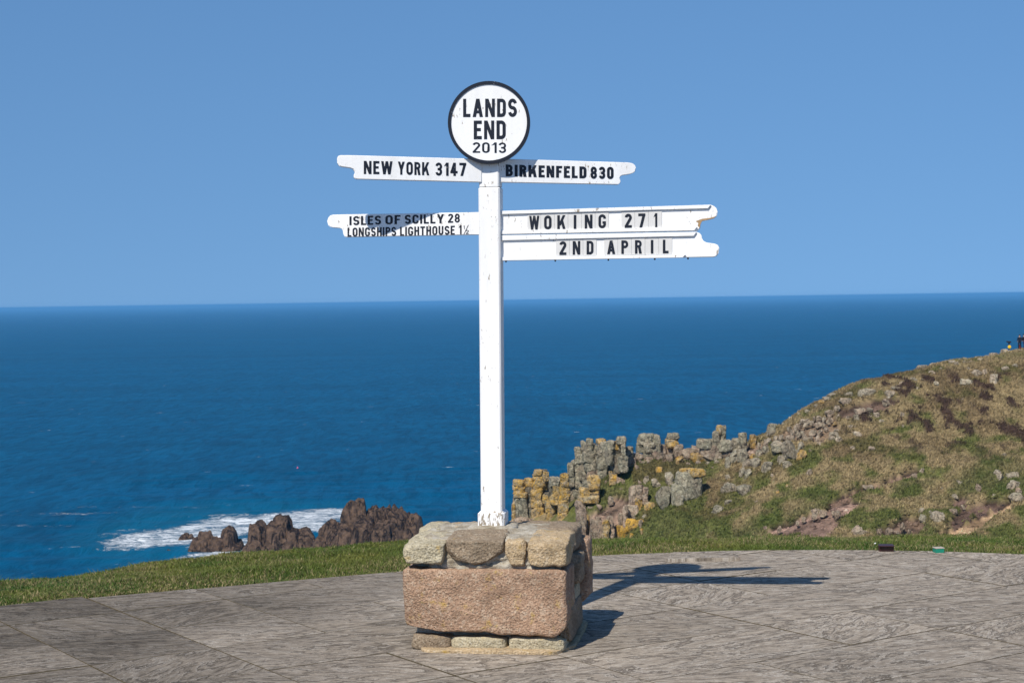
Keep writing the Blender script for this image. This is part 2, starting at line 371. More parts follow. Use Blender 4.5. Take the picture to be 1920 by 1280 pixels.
def hgt(x, y, rough=True):
    x = np.asarray(x, float); y = np.asarray(y, float); sh = x.shape; x = x.ravel(); y = y.ravel(); o = np.empty_like(x)
    for i in range(0, len(x), 20000):
        q = np.stack([x[i:i + 20000], y[i:i + 20000]], 1) / SCL
        o[i:i + 20000] = tk(((q[:, None] - cx[None]) ** 2).sum(2)) @ TW[:n_] + TW[n_] + q @ TW[n_ + 1:]
    if rough: o = o + .32 * fbm(x / 5, y / 5, 0, 3, 3) * sstep(60, 120, y) + .14 * fbm(x / 1.3, y / 1.3, 0, 2, 9) * sstep(60, 120, y)
    return o.reshape(sh)
_YY = np.arange(145, 215, .2)
def hit(u, v):                                     # first point of the headland seen at a photo pixel
    d = ray(u, v); pts = CAMn + d[None] * (_YY / d[1])[:, None]
    hz = hgt(pts[:, 0], pts[:, 1]); g = pts[:, 2] - hz
    k = np.where(g <= 0)[0]
    k = k[0] if len(k) else int(np.argmin(g))
    return np.array([pts[k, 0], pts[k, 1], min(hz[k], pts[k, 2] + .6)]), _YY[k]
def ax2(pts):
    o = []
    for a, b, s_ in pts: o += list(np.arange(a, b, s_))
    return np.array(o + [pts[-1][1]])
hx = ax2([(-60, -6, 3), (-6, 66, .45), (66, 150, 3)]); hy = ax2([(14, 140, 4), (140, 206, .45), (206, 300, 4)])
X, Y = np.meshgrid(hx, hy, indexing='ij'); Z = hgt(X, Y)
X = X.ravel(); Y = Y.ravel(); Z = Z.ravel()
def inpoly(u, v, poly):
    c = np.zeros(u.shape, bool); j = len(poly) - 1
    for i in range(len(poly)):
        (xi, yi), (xj, yj) = poly[i], poly[j]
        c ^= ((yi > v) != (yj > v)) & (u < (xj - xi) * (v - yi) / (yj - yi + 1e-9) + xi); j = i
    return c
SCARS = [([(1432, 990), (1470, 975), (1530, 958), (1560, 940), (1590, 932), (1617, 936), (1612, 950), (1590, 962), (1570, 985), (1545, 1004), (1440, 1000)], (.30, .20, .155)),
         ([(1540, 940), (1590, 918), (1640, 905), (1660, 895), (1690, 880), (1732, 872), (1722, 890), (1680, 900), (1650, 915), (1600, 925), (1560, 945)], (.25, .165, .12)),
         ([(1745, 1000), (1790, 982), (1840, 960), (1880, 938), (1900, 930), (1893, 948), (1850, 975), (1815, 1003), (1750, 1004)], (.42, .285, .17)),
         ([(1770, 975), (1800, 955), (1850, 935), (1890, 930), (1870, 945), (1820, 965), (1790, 985)], (.13, .085, .065)),
         ([(1640, 985), (1700, 965), (1740, 970), (1720, 1004), (1640, 1004)], (.17, .115, .08)),
         ([(1780, 935), (1800, 925), (1830, 935), (1810, 950), (1785, 948)], (.17, .11, .09)),
         ([(1155, 925), (1172, 925), (1195, 945), (1190, 975), (1165, 1012), (1090, 1012), (1085, 960), (1130, 950)], (.25, .175, .13)),
         ([(1470, 800), (1560, 770), (1580, 800), (1540, 830), (1470, 825), (1440, 830)], (.21, .15, .10)),
         ([(1190, 845), (1400, 830), (1440, 822), (1440, 850), (1380, 862), (1190, 862)], (.26, .19, .14)),
         ([(1560, 765), (1640, 745), (1690, 745), (1660, 770), (1580, 785)], (.12, .08, .06))]
def zone(x, y, z):
    u, v = proj(np.stack([x, y, z], 1)); u = u + 5 * vnoise(x * .9, y * .9, 0, 21); v = v + 4 * vnoise(x * .9, y * .9, 0, 22)
    n1 = fbm(x / 6, y / 6, 0, 3, 31); n2 = fbm(x / 1.7, y / 1.7, 0, 3, 41); n3 = fbm(x / 1.25, y / 1.9, 0, 3, 51) + .35 * n1
    tan = np.array([.275, .212, .112]); grn = np.array([.115, .128, .036]); dgrn = np.array([.06, .085, .018]); drk = np.array([.045, .026, .021]); brn = np.array([.125, .085, .045])
    hi = sstep(1000, 720, v)                       # browner up the slope
    w_ = sstep(-.6, .6, n2 * 1.2 + .5 * n1 + .95 * hi - .2)[:, None]
    c = grn * (1 - w_) + tan * w_
    w_ = sstep(.15, .9, n1 - .3 * hi)[:, None] * .7; c = c * (1 - w_) + dgrn * w_
    w_ = sstep(.1, .8, -n1 + .4 * hi)[:, None] * .55; c = c * (1 - w_) + brn * w_
    w_ = ((u < 1320) & (u > 1090))[:, None] * .75 * sstep(-.9, .6, n2)[:, None]; c = c * (1 - w_) + np.array([.075, .105, .022]) * w_
    w_ = inpoly(u, v, [(1180, 880), (1240, 862), (1330, 868), (1320, 882), (1250, 900), (1190, 905)])[:, None] * .6; c = c * (1 - w_) + np.array([.115, .085, .04]) * w_
    hz = sstep(.42, .62, n3) * sstep(1540, 1620, u) * sstep(880, 810, v) * sstep(690, 710, v)
    c = c * (1 - hz[:, None] * .95) + drk * hz[:, None] * .95
    bare = hz * 0
    for poly, col in SCARS:
        k = inpoly(u, v, poly); c[k] = np.array(col) * (1 + .55 * n2[k])[:, None]; bare[k] = 1; k2 = k & ~inpoly(u + 1, v - 3, poly); c[k2] = np.array([.05, .033, .026])  # dark band along the top edge: overhang shade painted into the soil colour
    return np.clip(c, .01, 1), hz, bare
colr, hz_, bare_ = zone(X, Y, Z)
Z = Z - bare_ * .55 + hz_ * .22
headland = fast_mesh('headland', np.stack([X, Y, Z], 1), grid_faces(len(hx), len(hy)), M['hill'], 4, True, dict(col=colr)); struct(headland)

# tussocks over the headland (nobody could count them)
N = 90000
tx = rng.uniform(0, 64, N); ty = rng.uniform(146, 197, N); tz = hgt(tx, ty)
tc, thz, tb = zone(tx, ty, tz); U_, V_ = proj(np.stack([tx, ty, tz], 1))
keep = (tb < .5) & (U_ > 1085) & (U_ < 2020) & (V_ < 1030) & (rng.random(N) < .9)
tx, ty, tz, tc, thz = tx[keep], ty[keep], tz[keep], tc[keep], thz[keep]; N = len(tx)
nb = 4; ang = rng.uniform(0, 6.283, (N, nb)); ln = rng.uniform(.10, .34, (N, nb)) * (1 + .5 * thz[:, None]); wd = rng.uniform(.035, .085, (N, nb)) * (1 + .8 * thz[:, None]); sp = rng.uniform(.05, .2, (N, nb))
bx = tx[:, None] + rng.normal(0, .07, (N, nb)); by = ty[:, None] + rng.normal(0, .07, (N, nb)); bz = np.repeat(tz[:, None], nb, 1) - .03
ca, sa = np.cos(ang), np.sin(ang); pa = rng.uniform(0, 6.283, (N, nb)); cw, sw_ = np.cos(pa), np.sin(pa)
v0 = np.stack([bx - cw * wd, by - sw_ * wd, bz], 2); v1 = np.stack([bx + cw * wd, by + sw_ * wd, bz], 2); v2 = np.stack([bx + ca * sp + .06, by + sa * sp, bz + ln], 2)
VV = np.stack([v0, v1, v2], 2).reshape(-1, 3); TT = np.arange(len(VV)).reshape(-1, 3)
jit = rng.normal(1, .2, (N, 1, 1)) * rng.normal(1, .24, (N, nb, 1)); cc = np.clip(tc[:, None] * jit * 1.12, .008, .6); cc = np.repeat(cc[:, :, None], 3, 2).reshape(-1, 3)
t_ = fast_mesh('moorland_grass', VV, TT, M['tuft'], 3, False, dict(col=cc)); stuff(t_, 'tawny and green moorland grass covering the far hillside', 'grass')

# loose stones in the bare scars
N = 26000
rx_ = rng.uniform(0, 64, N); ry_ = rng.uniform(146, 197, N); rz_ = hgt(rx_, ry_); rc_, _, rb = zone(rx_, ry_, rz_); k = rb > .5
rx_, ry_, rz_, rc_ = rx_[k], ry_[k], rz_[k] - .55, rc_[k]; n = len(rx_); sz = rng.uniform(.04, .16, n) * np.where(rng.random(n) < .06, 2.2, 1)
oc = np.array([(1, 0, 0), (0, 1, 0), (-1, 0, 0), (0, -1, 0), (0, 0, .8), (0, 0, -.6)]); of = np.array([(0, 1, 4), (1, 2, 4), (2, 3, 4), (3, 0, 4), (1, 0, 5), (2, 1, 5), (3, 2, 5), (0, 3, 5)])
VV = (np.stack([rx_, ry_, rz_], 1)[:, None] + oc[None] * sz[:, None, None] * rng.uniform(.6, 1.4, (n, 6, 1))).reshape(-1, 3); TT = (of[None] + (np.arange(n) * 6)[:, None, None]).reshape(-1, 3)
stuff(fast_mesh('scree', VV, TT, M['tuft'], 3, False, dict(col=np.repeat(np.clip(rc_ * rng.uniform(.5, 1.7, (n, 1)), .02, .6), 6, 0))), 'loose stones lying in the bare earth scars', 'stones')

# ------------------------------------------------------------------ lawn and terrace
Epts = np.array([(-9, 1), (-7, 5), (-5, 7.6), (-2.84, 9.31), (-1.956, 9.78), (-.685, 10.3), (.447, 10.76), (1.86, 10.89), (3.22, 10.56), (5, 9.6), (7, 8), (9, 5), (11, 1)], float)
Cpts = np.array([(-13, 3), (-9, 6.5), (-6, 9.2), (-3.32, 10.9), (-2.32, 11.6), (-.84, 12.6), (.54, 13.0), (2.23, 13.05), (3.9, 12.8), (6, 11.9), (8.6, 10), (11.5, 7), (15, 3)], float)
cz = [P(0, 1089, 10.9)[2], P(330, 1050, 11.6)[2], P(750, 1023, 12.6)[2], P(1090, 1014, 13.0)[2], P(1500, 1008, 13.05)[2], P(1920, 1008, 12.8)[2]]
cz = np.array([cz[0] - .1, cz[0] - .08, cz[0] - .04] + cz + [cz[5]] * 4)
def smooth(Pt, n=24):
    Pt = np.asarray(Pt, float); o = []
    for i in range(len(Pt) - 1):
        p0 = Pt[max(i - 1, 0)]; p1 = Pt[i]; p2 = Pt[i + 1]; p3 = Pt[min(i + 2, len(Pt) - 1)]
        for t in np.arange(n) / n:
            o.append(.5 * (2 * p1 + (p2 - p0) * t + (2 * p0 - 5 * p1 + 4 * p2 - p3) * t * t + (3 * p1 - p0 - 3 * p2 + p3) * t ** 3))
    o.append(Pt[-1]); return np.array(o)
E_ = smooth(Epts); C_ = smooth(Cpts); CZ = smooth(cz[:, None])[:, 0]; NS = len(E_)
def lawn_z(s, t, x, y):
    z = -.012 + (CZ[s] + .012) * np.minimum(t, 1) ** 1.3
    over = np.maximum(t - 1, 0); z = z - 2.6 * over ** 1.25 - .35 * over
    return z + (.018 * fbm(x / .5, y / .5, 0, 3, 61) + .03 * vnoise(x / 1.4, y / 1.4, 0, 66)) * np.minimum(1, t * 4 + .1)
tt = np.concatenate([np.linspace(-.15, 1, 26), np.linspace(1.05, 2.4, 22)])
S, T = np.meshgrid(np.arange(NS), tt, indexing='ij'); S = S.ravel(); T = T.ravel()
XY = E_[S] + (C_[S] - E_[S]) * T[:, None]; LZ = lawn_z(S, np.maximum(T, 0), XY[:, 0], XY[:, 1]) - (T < 0) * .05
def turfcol(x, y):
    n = fbm(x / .35, y / .35, 0, 3, 71)[:, None]; n2 = fbm(x / 1.1, y / 1.1, 0, 2, 75)[:, None]
    return np.clip(np.array([.092, .120, .025]) + n * np.array([.03, .016, .005]) + n2 * np.array([.018, .008, .003]), .01, 1)
lawn = fast_mesh('lawn', np.concatenate([XY, LZ[:, None]], 1), grid_faces(NS, len(tt)), M['turf'], 4, True, dict(col=turfcol(XY[:, 0], XY[:, 1]) * .75)); struct(lawn)
# grass blades
NB = 330000
s = rng.uniform(0, NS - 1.001, NB * 3); t = rng.uniform(-.012, 1.35, NB * 3); t = t - (rng.random(NB * 3) < .012) * rng.uniform(0, .06, NB * 3); s0 = s.astype(int); fr_ = (s - s0)[:, None]
e = E_[s0] * (1 - fr_) + E_[s0 + 1] * fr_; c = C_[s0] * (1 - fr_) + C_[s0 + 1] * fr_; gp = e + (c - e) * t[:, None]
m_ = np.abs(gp[:, 0]) < .36 * gp[:, 1] + .5
s0, t, gp = s0[m_][:NB], t[m_][:NB], gp[m_][:NB]; NB = len(gp)
gz = lawn_z(s0, np.maximum(t, 0), gp[:, 0], gp[:, 1])
cl = fbm(gp[:, 0] / .16, gp[:, 1] / .16, 0, 2, 81)
L_ = rng.uniform(.011, .029, NB) * (1 + .35 * cl) * np.where(t < .04, .7, 1); L_ = np.where(rng.random(NB) < .02, L_ * 1.7, L_)
W_ = rng.uniform(.0014, .003, NB); a = rng.uniform(0, 6.283, NB); ln = rng.uniform(.2, 1.1, NB) * L_; b = rng.uniform(0, 6.283, NB)
ca, sa, cb, sb = np.cos(a), np.sin(a), np.cos(b), np.sin(b); z0 = gz - .004
p0 = np.stack([gp[:, 0] - cb * W_, gp[:, 1] - sb * W_, z0], 1); p1 = np.stack([gp[:, 0] + cb * W_, gp[:, 1] + sb * W_, z0], 1)
mx, my = gp[:, 0] + ca * ln * .35, gp[:, 1] + sa * ln * .35
p2 = np.stack([mx + cb * W_ * .8, my + sb * W_ * .8, z0 + L_ * .62], 1); p3 = np.stack([mx - cb * W_ * .8, my - sb * W_ * .8, z0 + L_ * .62], 1)
p4 = np.stack([gp[:, 0] + ca * ln, gp[:, 1] + sa * ln, z0 + L_], 1)
VV = np.stack([p0, p1, p2, p3, p4], 1).reshape(-1, 3); k = np.arange(NB)[:, None] * 5
TT = np.concatenate([k + np.array([[0, 1, 2]]), k + np.array([[0, 2, 3]]), k + np.array([[3, 2, 4]])], 0)
bc = turfcol(gp[:, 0], gp[:, 1]) * 1.3; straw = (rng.random(NB) < .19 + .22 * fbm(gp[:, 0] / .5, gp[:, 1] / .5, 0, 2, 91))
bc[straw] = np.array([.33, .26, .13]); bc = np.clip(bc * rng.normal(1, .26, (NB, 1)), .01, .6)
g_ = fast_mesh('lawn_grass', VV, TT, M['blade'], 3, False, dict(col=np.repeat(bc, 5, 0))); stuff(g_, 'short green turf along the edge of the paving', 'grass')

# terrace bed and slabs
poly = [tuple(p) for p in E_] + [(11, -8), (-9, -8)]
bm = bmesh.new(); bm.faces.new([bm.verts.new((x, y, -.016)) for x, y in poly]); me = bpy.data.meshes.new('terrace'); bmesh.ops.triangulate(bm, faces=bm.faces[:]); bm.normal_update(); bm.to_mesh(me); bm.free()
me.materials.append(M['joint']); terrace = bpy.data.objects.new('terrace', me); COL.objects.link(terrace); struct(terrace)
TH = R(34); ct, st_ = math.cos(TH), math.sin(TH)
def to_xy(a, b): return (a * ct - b * st_, a * st_ + b * ct)
conv = [E_[i] for i in range(0, NS, 4)]
def clip_poly(pl):
    for i in range(len(conv) - 1):
        ax_, ay_ = conv[i]; bx_, by_ = conv[i + 1]; nx_, ny_ = (by_ - ay_), -(bx_ - ax_)      # inside = right of the direction of travel
        cxm, cym = np.mean([q[0] for q in pl]), np.mean([q[1] for q in pl])
        if math.hypot(cxm - ax_, cym - ay_) > 2.2: continue
        o = []
        for q, r_ in zip(pl, pl[1:] + pl[:1]):
            dq = (q[0] - ax_) * nx_ + (q[1] - ay_) * ny_; dr = (r_[0] - ax_) * nx_ + (r_[1] - ay_) * ny_
            if dq >= 0: o.append(q)
            if (dq >= 0) != (dr >= 0):
                k_ = dq / (dq - dr); o.append((q[0] + (r_[0] - q[0]) * k_, q[1] + (r_[1] - q[1]) * k_))
        pl = o
        if len(pl) < 3: return None
    return pl
def inside(x, y):
    i = int(np.argmin(((E_ - np.array([x, y])) ** 2).sum(1))); i = min(max(i, 1), NS - 2); d = E_[i + 1] - E_[i - 1]
    return (x - E_[i][0]) * d[1] - (y - E_[i][1]) * d[0] > 0
rs = random.Random(3)
def slab_mesh(pl, grain, z):
    cxm = sum(q[0] for q in pl) / len(pl); cym = sum(q[1] for q in pl) / len(pl); nv = len(pl)
    tx_, ty_ = rs.uniform(-.0015, .0015), rs.uniform(-.0015, .0015); V = []
    for ins, zt in ((0, -.03), (.0, -.004), (.0022, 0)):
        for x, y in pl:
            d = math.hypot(x - cxm, y - cym) or 1; k_ = 1 - ins / d
            V.append(((x - cxm) * k_, (y - cym) * k_, zt + z + (x - cxm) * tx_ + (y - cym) * ty_))
    Fc = [tuple(l * nv + i for i in ()) for l in ()]
    for l in (0, 1):
        for i in range(nv): j = (i + 1) % nv; Fc.append((l * nv + i, l * nv + j, (l + 1) * nv + j, (l + 1) * nv + i))
    Fc.append(tuple(2 * nv + i for i in range(nv)))
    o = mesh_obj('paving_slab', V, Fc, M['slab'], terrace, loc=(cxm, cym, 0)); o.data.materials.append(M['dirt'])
    for i_ in range(2 * nv): o.data.polygons[i_].material_index = 1
    at = o.data.attributes.new('gr', 'FLOAT_VECTOR', 'POINT'); cg, sg = math.cos(grain), math.sin(grain); o_ = rs.uniform(-90, 90)
    at.data.foreach_set('vector', np.array([(v[0] * cg + v[1] * sg + o_, -v[0] * sg + v[1] * cg + o_, o_) for v in V], np.float32).ravel())
    return o
G_ = .0026
for row in range(-7, 12):
    b0 = 5.06 + .605 * row; k = -14
    while k < 16:
        wdt = 1 if rs.random() < .8 else 2
        a0 = 3.285 + .61 * k; a1 = a0 + .61 * wdt; k += wdt
        pl = [to_xy(a0 + G_, b0 + G_), to_xy(a1 - G_, b0 + G_), to_xy(a1 - G_, b0 + .605 - G_), to_xy(a0 + G_, b0 + .605 - G_)]
        mx_, my_ = np.mean([q[0] for q in pl]), np.mean([q[1] for q in pl])
        if my_ < 4.6 or abs(mx_) > .36 * my_ + 1.6: continue
        if not any(inside(*q) for q in pl): continue
        pl = clip_poly(pl)
        if not pl: continue
        if abs(sum(p_[0] * q_[1] - q_[0] * p_[1] for p_, q_ in zip(pl, pl[1:] + pl[:1]))) < .02: continue
        slab_mesh(pl, TH + (-.35 if rs.random() < .62 else -.95 if rs.random() < .6 else .5) + rs.uniform(-.25, .25) + rs.choice((0, math.pi)), rs.uniform(-.0014, .0014))
# one slab pushed out over the grass at the rim
gnd = lambda u, v: tuple(plane_hit(u, v, np.array([0, 0, .012]), np.array([0, 0, 1.]))[:2])
slab_mesh([gnd(1250, 1050), gnd(1388, 1047), gnd(1374, 1036), gnd(1262, 1037)], TH, .022).data.polygons.foreach_set('material_index', [0] * 9)

# ------------------------------------------------------------------ plinth
YAW = R(-9)                                            # right end nearer the camera
pl0 = plane_hit(907, 1223, np.array([0, 0, 0.]), np.array([0, 0, 1.]))
plinth = tag(empty('stone_plinth', pl0, YAW), 'square plinth of rough granite blocks carrying the white signpost', 'plinth')
fx_ = np.array([math.cos(YAW), math.sin(YAW), 0]); fy_ = np.array([-math.sin(YAW), math.cos(YAW), 0])
def loc2(u, v):                                        # photo pixel on the plinth's front plane -> local x, z
    h_ = plane_hit(u, v, pl0, fy_) - pl0; return float(h_ @ fx_), float(h_[2])
def stone(name, u0, u1, v0, v1, y0, dep, mat, seed, n=16, k=9., amp=.035, cuts=5, warp=None, label=None, fr=2.4, rz=0):
    x0, z1 = loc2(u0, v0); x1, z0 = loc2(u1, v1)
    V, Fc = rock((x1 - x0, dep, z1 - z0), n, k, cuts, (.86, 1.0), amp, fr, seed)
    if warp: V = warp(V, (x1 - x0) / 2, (z1 - z0) / 2)
    if rz: V = rotz(V, rz)
    o = mesh_obj(name, V, Fc, mat, plinth, True, ((x0 + x1) / 2, y0 + dep / 2, (z0 + z1) / 2))
    if label: o['label'] = label
    return o
def w_s2(V, hx_, hz_):                                 # pointed underside
    V = V.copy(); t_ = np.clip(-V[:, 2] / hz_, 0, 1); V[:, 2] += t_ * .02 * np.clip(np.abs(V[:, 0] + .01) / hx_, 0, 1) * 1.4; V[:, 0] *= 1 - .18 * t_; return V
def w_s3(V, hx_, hz_):
    V = V.copy(); t_ = np.clip(-V[:, 2] / hz_, 0, 1); V[:, 0] = V[:, 0] * (1 - .35 * t_) + .012 * t_; return V
def w_top(V, hx_, hz_):                                # worn, sloping upper edge towards the front
    V = V.copy(); t_ = np.clip(V[:, 2] / hz_, 0, 1) ** 2; f_ = np.clip(-V[:, 1] / (np.abs(V[:, 1]).max()), 0, 1); V[:, 2] -= t_ * f_ * .022; return V
def w_pink(V, hx_, hz_):
    V = V.copy(); V[:, 2] -= np.clip(-V[:, 2] / hz_, 0, 1) * .018 * (V[:, 0] / hx_ + .2); V[:, 2] += np.clip(-V[:, 2] / hz_, 0, 1) * .008 * vnoise(V[:, 0] * 16, V[:, 1] * 9, 0, 3); return V
stone('stone', 753, 1063, 1066, 1188, 0, .34, M['pink'], 5, 34, 22., .02, 3, w_pink, 'long speckled pink granite block', 3.5)
stone('stone', 755, 834, 1011, 1058, -.012, .36, M['grey'], 11, 22, 13., .04, 9, w_top)
stone('stone', 835, 943, 1005, 1060, .0, .30, M['brown'], 12, 22, 13., .04, 9, lambda V, a, b: w_top(w_s2(V, a, b), a, b))
stone('stone', 945, 985, 1014, 1063, .004, .2, M['tan'], 13, 18, 10., .05, 8, w_s3)
stone('stone', 988, 1064, 1009, 1064, -.006, .34, M['tan'], 14, 22, 13., .04, 9, w_top)
stone('stone', 767, 845, 1193, 1222, .03, .2, M['brown'], 15, 12, 8., .05)
stone('stone', 842, 948, 1195, 1221, .02, .2, M['grey'], 16, 14, 8., .05)
stone('stone', 951, 1058, 1196, 1225, .02, .2, M['grey'], 17, 14, 8., .05)
stone('footing_slab', 786, 1072, 1213, 1229, -.03, .80, M['tan'], 18, 14, 14., .012)
stone('footing_slab', 768, 800, 1200, 1222, .06, .60, M['brown'], 19, 10, 9., .05)
stone('stone', 752, 800, 1010, 1058, .36, .32, M['grey'], 20, 14, 8., .045, 5)          # rear courses
stone('stone', 800, 935, 1012, 1060, .40, .27, M['tan'], 21, 14, 8., .045, 5)
stone('stone', 935, 1062, 1010, 1060, .38, .30, M['brown'], 22, 14, 8., .045, 5)
stone('stone', 1000, 1074, 1060, 1120, .345, .2, M['brown'], 23, 14, 8., .05)
stone('stone', 1008, 1062, 1122, 1195, .35, .24, M['grey'], 24, 14, 8., .05)
stone('stone', 1010, 1082, 1040, 1170, .57, .14, M['pink'], 25, 14, 10., .04, 5)
stone('stone', 1040, 1066, 1150, 1215, .10, .55, M['brown'], 26, 14, 8., .05)
stone('stone', 752, 800, 1062, 1190, .36, .32, M['grey'], 27, 14, 8., .045)
stone('stone', 800, 1010, 1062, 1200, .55, .16, M['brown'], 28, 14, 8., .045)
# mortar heart and bedding
V, Fc = rock((.70, .56, .49), 22, 12., 2, (.9, 1), .03, 6., 31); mesh_obj('mortar_core', V, Fc, M['mortar'], plinth, True, (-.01, .375, .25))
x0, z1 = loc2(800, 1026); x1, z0 = loc2(1050, 1080); V, Fc = rock((x1 - x0, .28, z1 - z0), 26, 9., 2, (.9, 1), .09, 9., 33)
mesh_obj('mortar_bed', V, Fc, M['mortar'], plinth, True, ((x0 + x1) / 2, .172, (z0 + z1) / 2))
V, Fc = rock((.70, .58, .05), 24, 5., 2, (.9, 1), .05, 7., 34); V[:, 2] += .012 * np.exp(-(V[:, 0] ** 2 + V[:, 1] ** 2) / .03)
mesh_obj('mortar_cap', V, Fc, M['mortar'], plinth, True, (0, .36, .506))

# ------------------------------------------------------------------ signpost
PZ = 8.235
pt = P(920, 350, PZ); pb = P(924.5, 955, PZ); axs = (pt - pb); axs = axs / axs[2]
base_pt = pb + axs * (.535 - pb[2])
post = tag(empty('signpost', base_pt), 'white wooden signpost with a round name disc and five lettered pointer arms', 'signpost')
B0 = np.array(base_pt)
def at_z(z): return pb + axs * (z - pb[2])
def post_box(name, hw, z0, z1, mat, ch=.006, yaw=YAW, top_in=0., seg=10):
    pr = [(-hw, -hw + ch), (-hw + ch, -hw), (hw - ch, -hw), (hw, -hw + ch), (hw, hw - ch), (hw - ch, hw), (-hw + ch, hw), (-hw, hw - ch)]
    V = []; Fc = []
    lev = [(z0, 1), (z1 - ch * top_in, 1)] + ([(z1, 1 - ch / hw)] if top_in else [])
    for z, k_ in lev:
        c_ = at_z(z)
        for x, y in pr:
            x, y = x * k_, y * k_; V.append(c_ + fx_ * x + fy_ * y - B0)
    n = len(pr)
    for l in range(len(lev) - 1):
        for i in range(n): j = (i + 1) % n; Fc.append((l * n + i, l * n + j, (l + 1) * n + j, (l + 1) * n + i))
    Fc.append(tuple((len(lev) - 1) * n + i for i in range(n))); Fc.append(tuple(range(n))[::-1])
    return mesh_obj(name, V, Fc, mat, post)
zc = float(P(918, 351, PZ)[2]); zf = float(P(924, 958, PZ - .06)[2])
post_box('post', .0525, zf - .02, zc - .0015, M['white'], .007, top_in=1)
post_box('post_top', .0495, zc, zc + .19, M['white'], .006, top_in=1)
fo = post_box('post_foot', .0665, .50, zf, M['foot'], .012, top_in=1); fo['label'] = 'white paint flaking off the block at the foot of the post'
V, Fc = rock((.24, .22, .045), 14, 5., 2, (.9, 1), .05, 4., 41); V = rotz(V, YAW)
mesh_obj('mortar_collar', V + np.array([0, 0, -.005]), Fc, M['mortar'], post, True)

# lettering: stroked sans glyphs, each a list of quads in a box w x 1
def ribbon(pts, t, closed=False):
    pts = np.asarray(pts, float); n = len(pts); q = []
    d = np.roll(pts, -1, 0) - pts
    if not closed: d[-1] = d[-2]
    d = d / np.maximum(np.linalg.norm(d, axis=1, keepdims=True), 1e-9); dp = np.roll(d, 1, 0)
    if not closed: dp[0] = d[0]
    nn = np.stack([-(d + dp)[:, 1], (d + dp)[:, 0]], 1); nn /= np.maximum(np.linalg.norm(nn, axis=1, keepdims=True), 1e-9)
    cosv = np.maximum((nn * np.stack([-d[:, 1], d[:, 0]], 1)).sum(1), .5); off = nn * (t / 2 / cosv)[:, None]
    A_, B_ = pts + off, pts - off
    for i in range(n if closed else n - 1):
        j = (i + 1) % n; q.append([A_[i], A_[j], B_[j], B_[i]])
    return q
def arc(cx_, cy_, rx, ry, a0, a1, n=10): return [(cx_ + rx * math.cos(R(a0 + (a1 - a0) * i / n)), cy_ + ry * math.sin(R(a0 + (a1 - a0) * i / n))) for i in range(n + 1)]
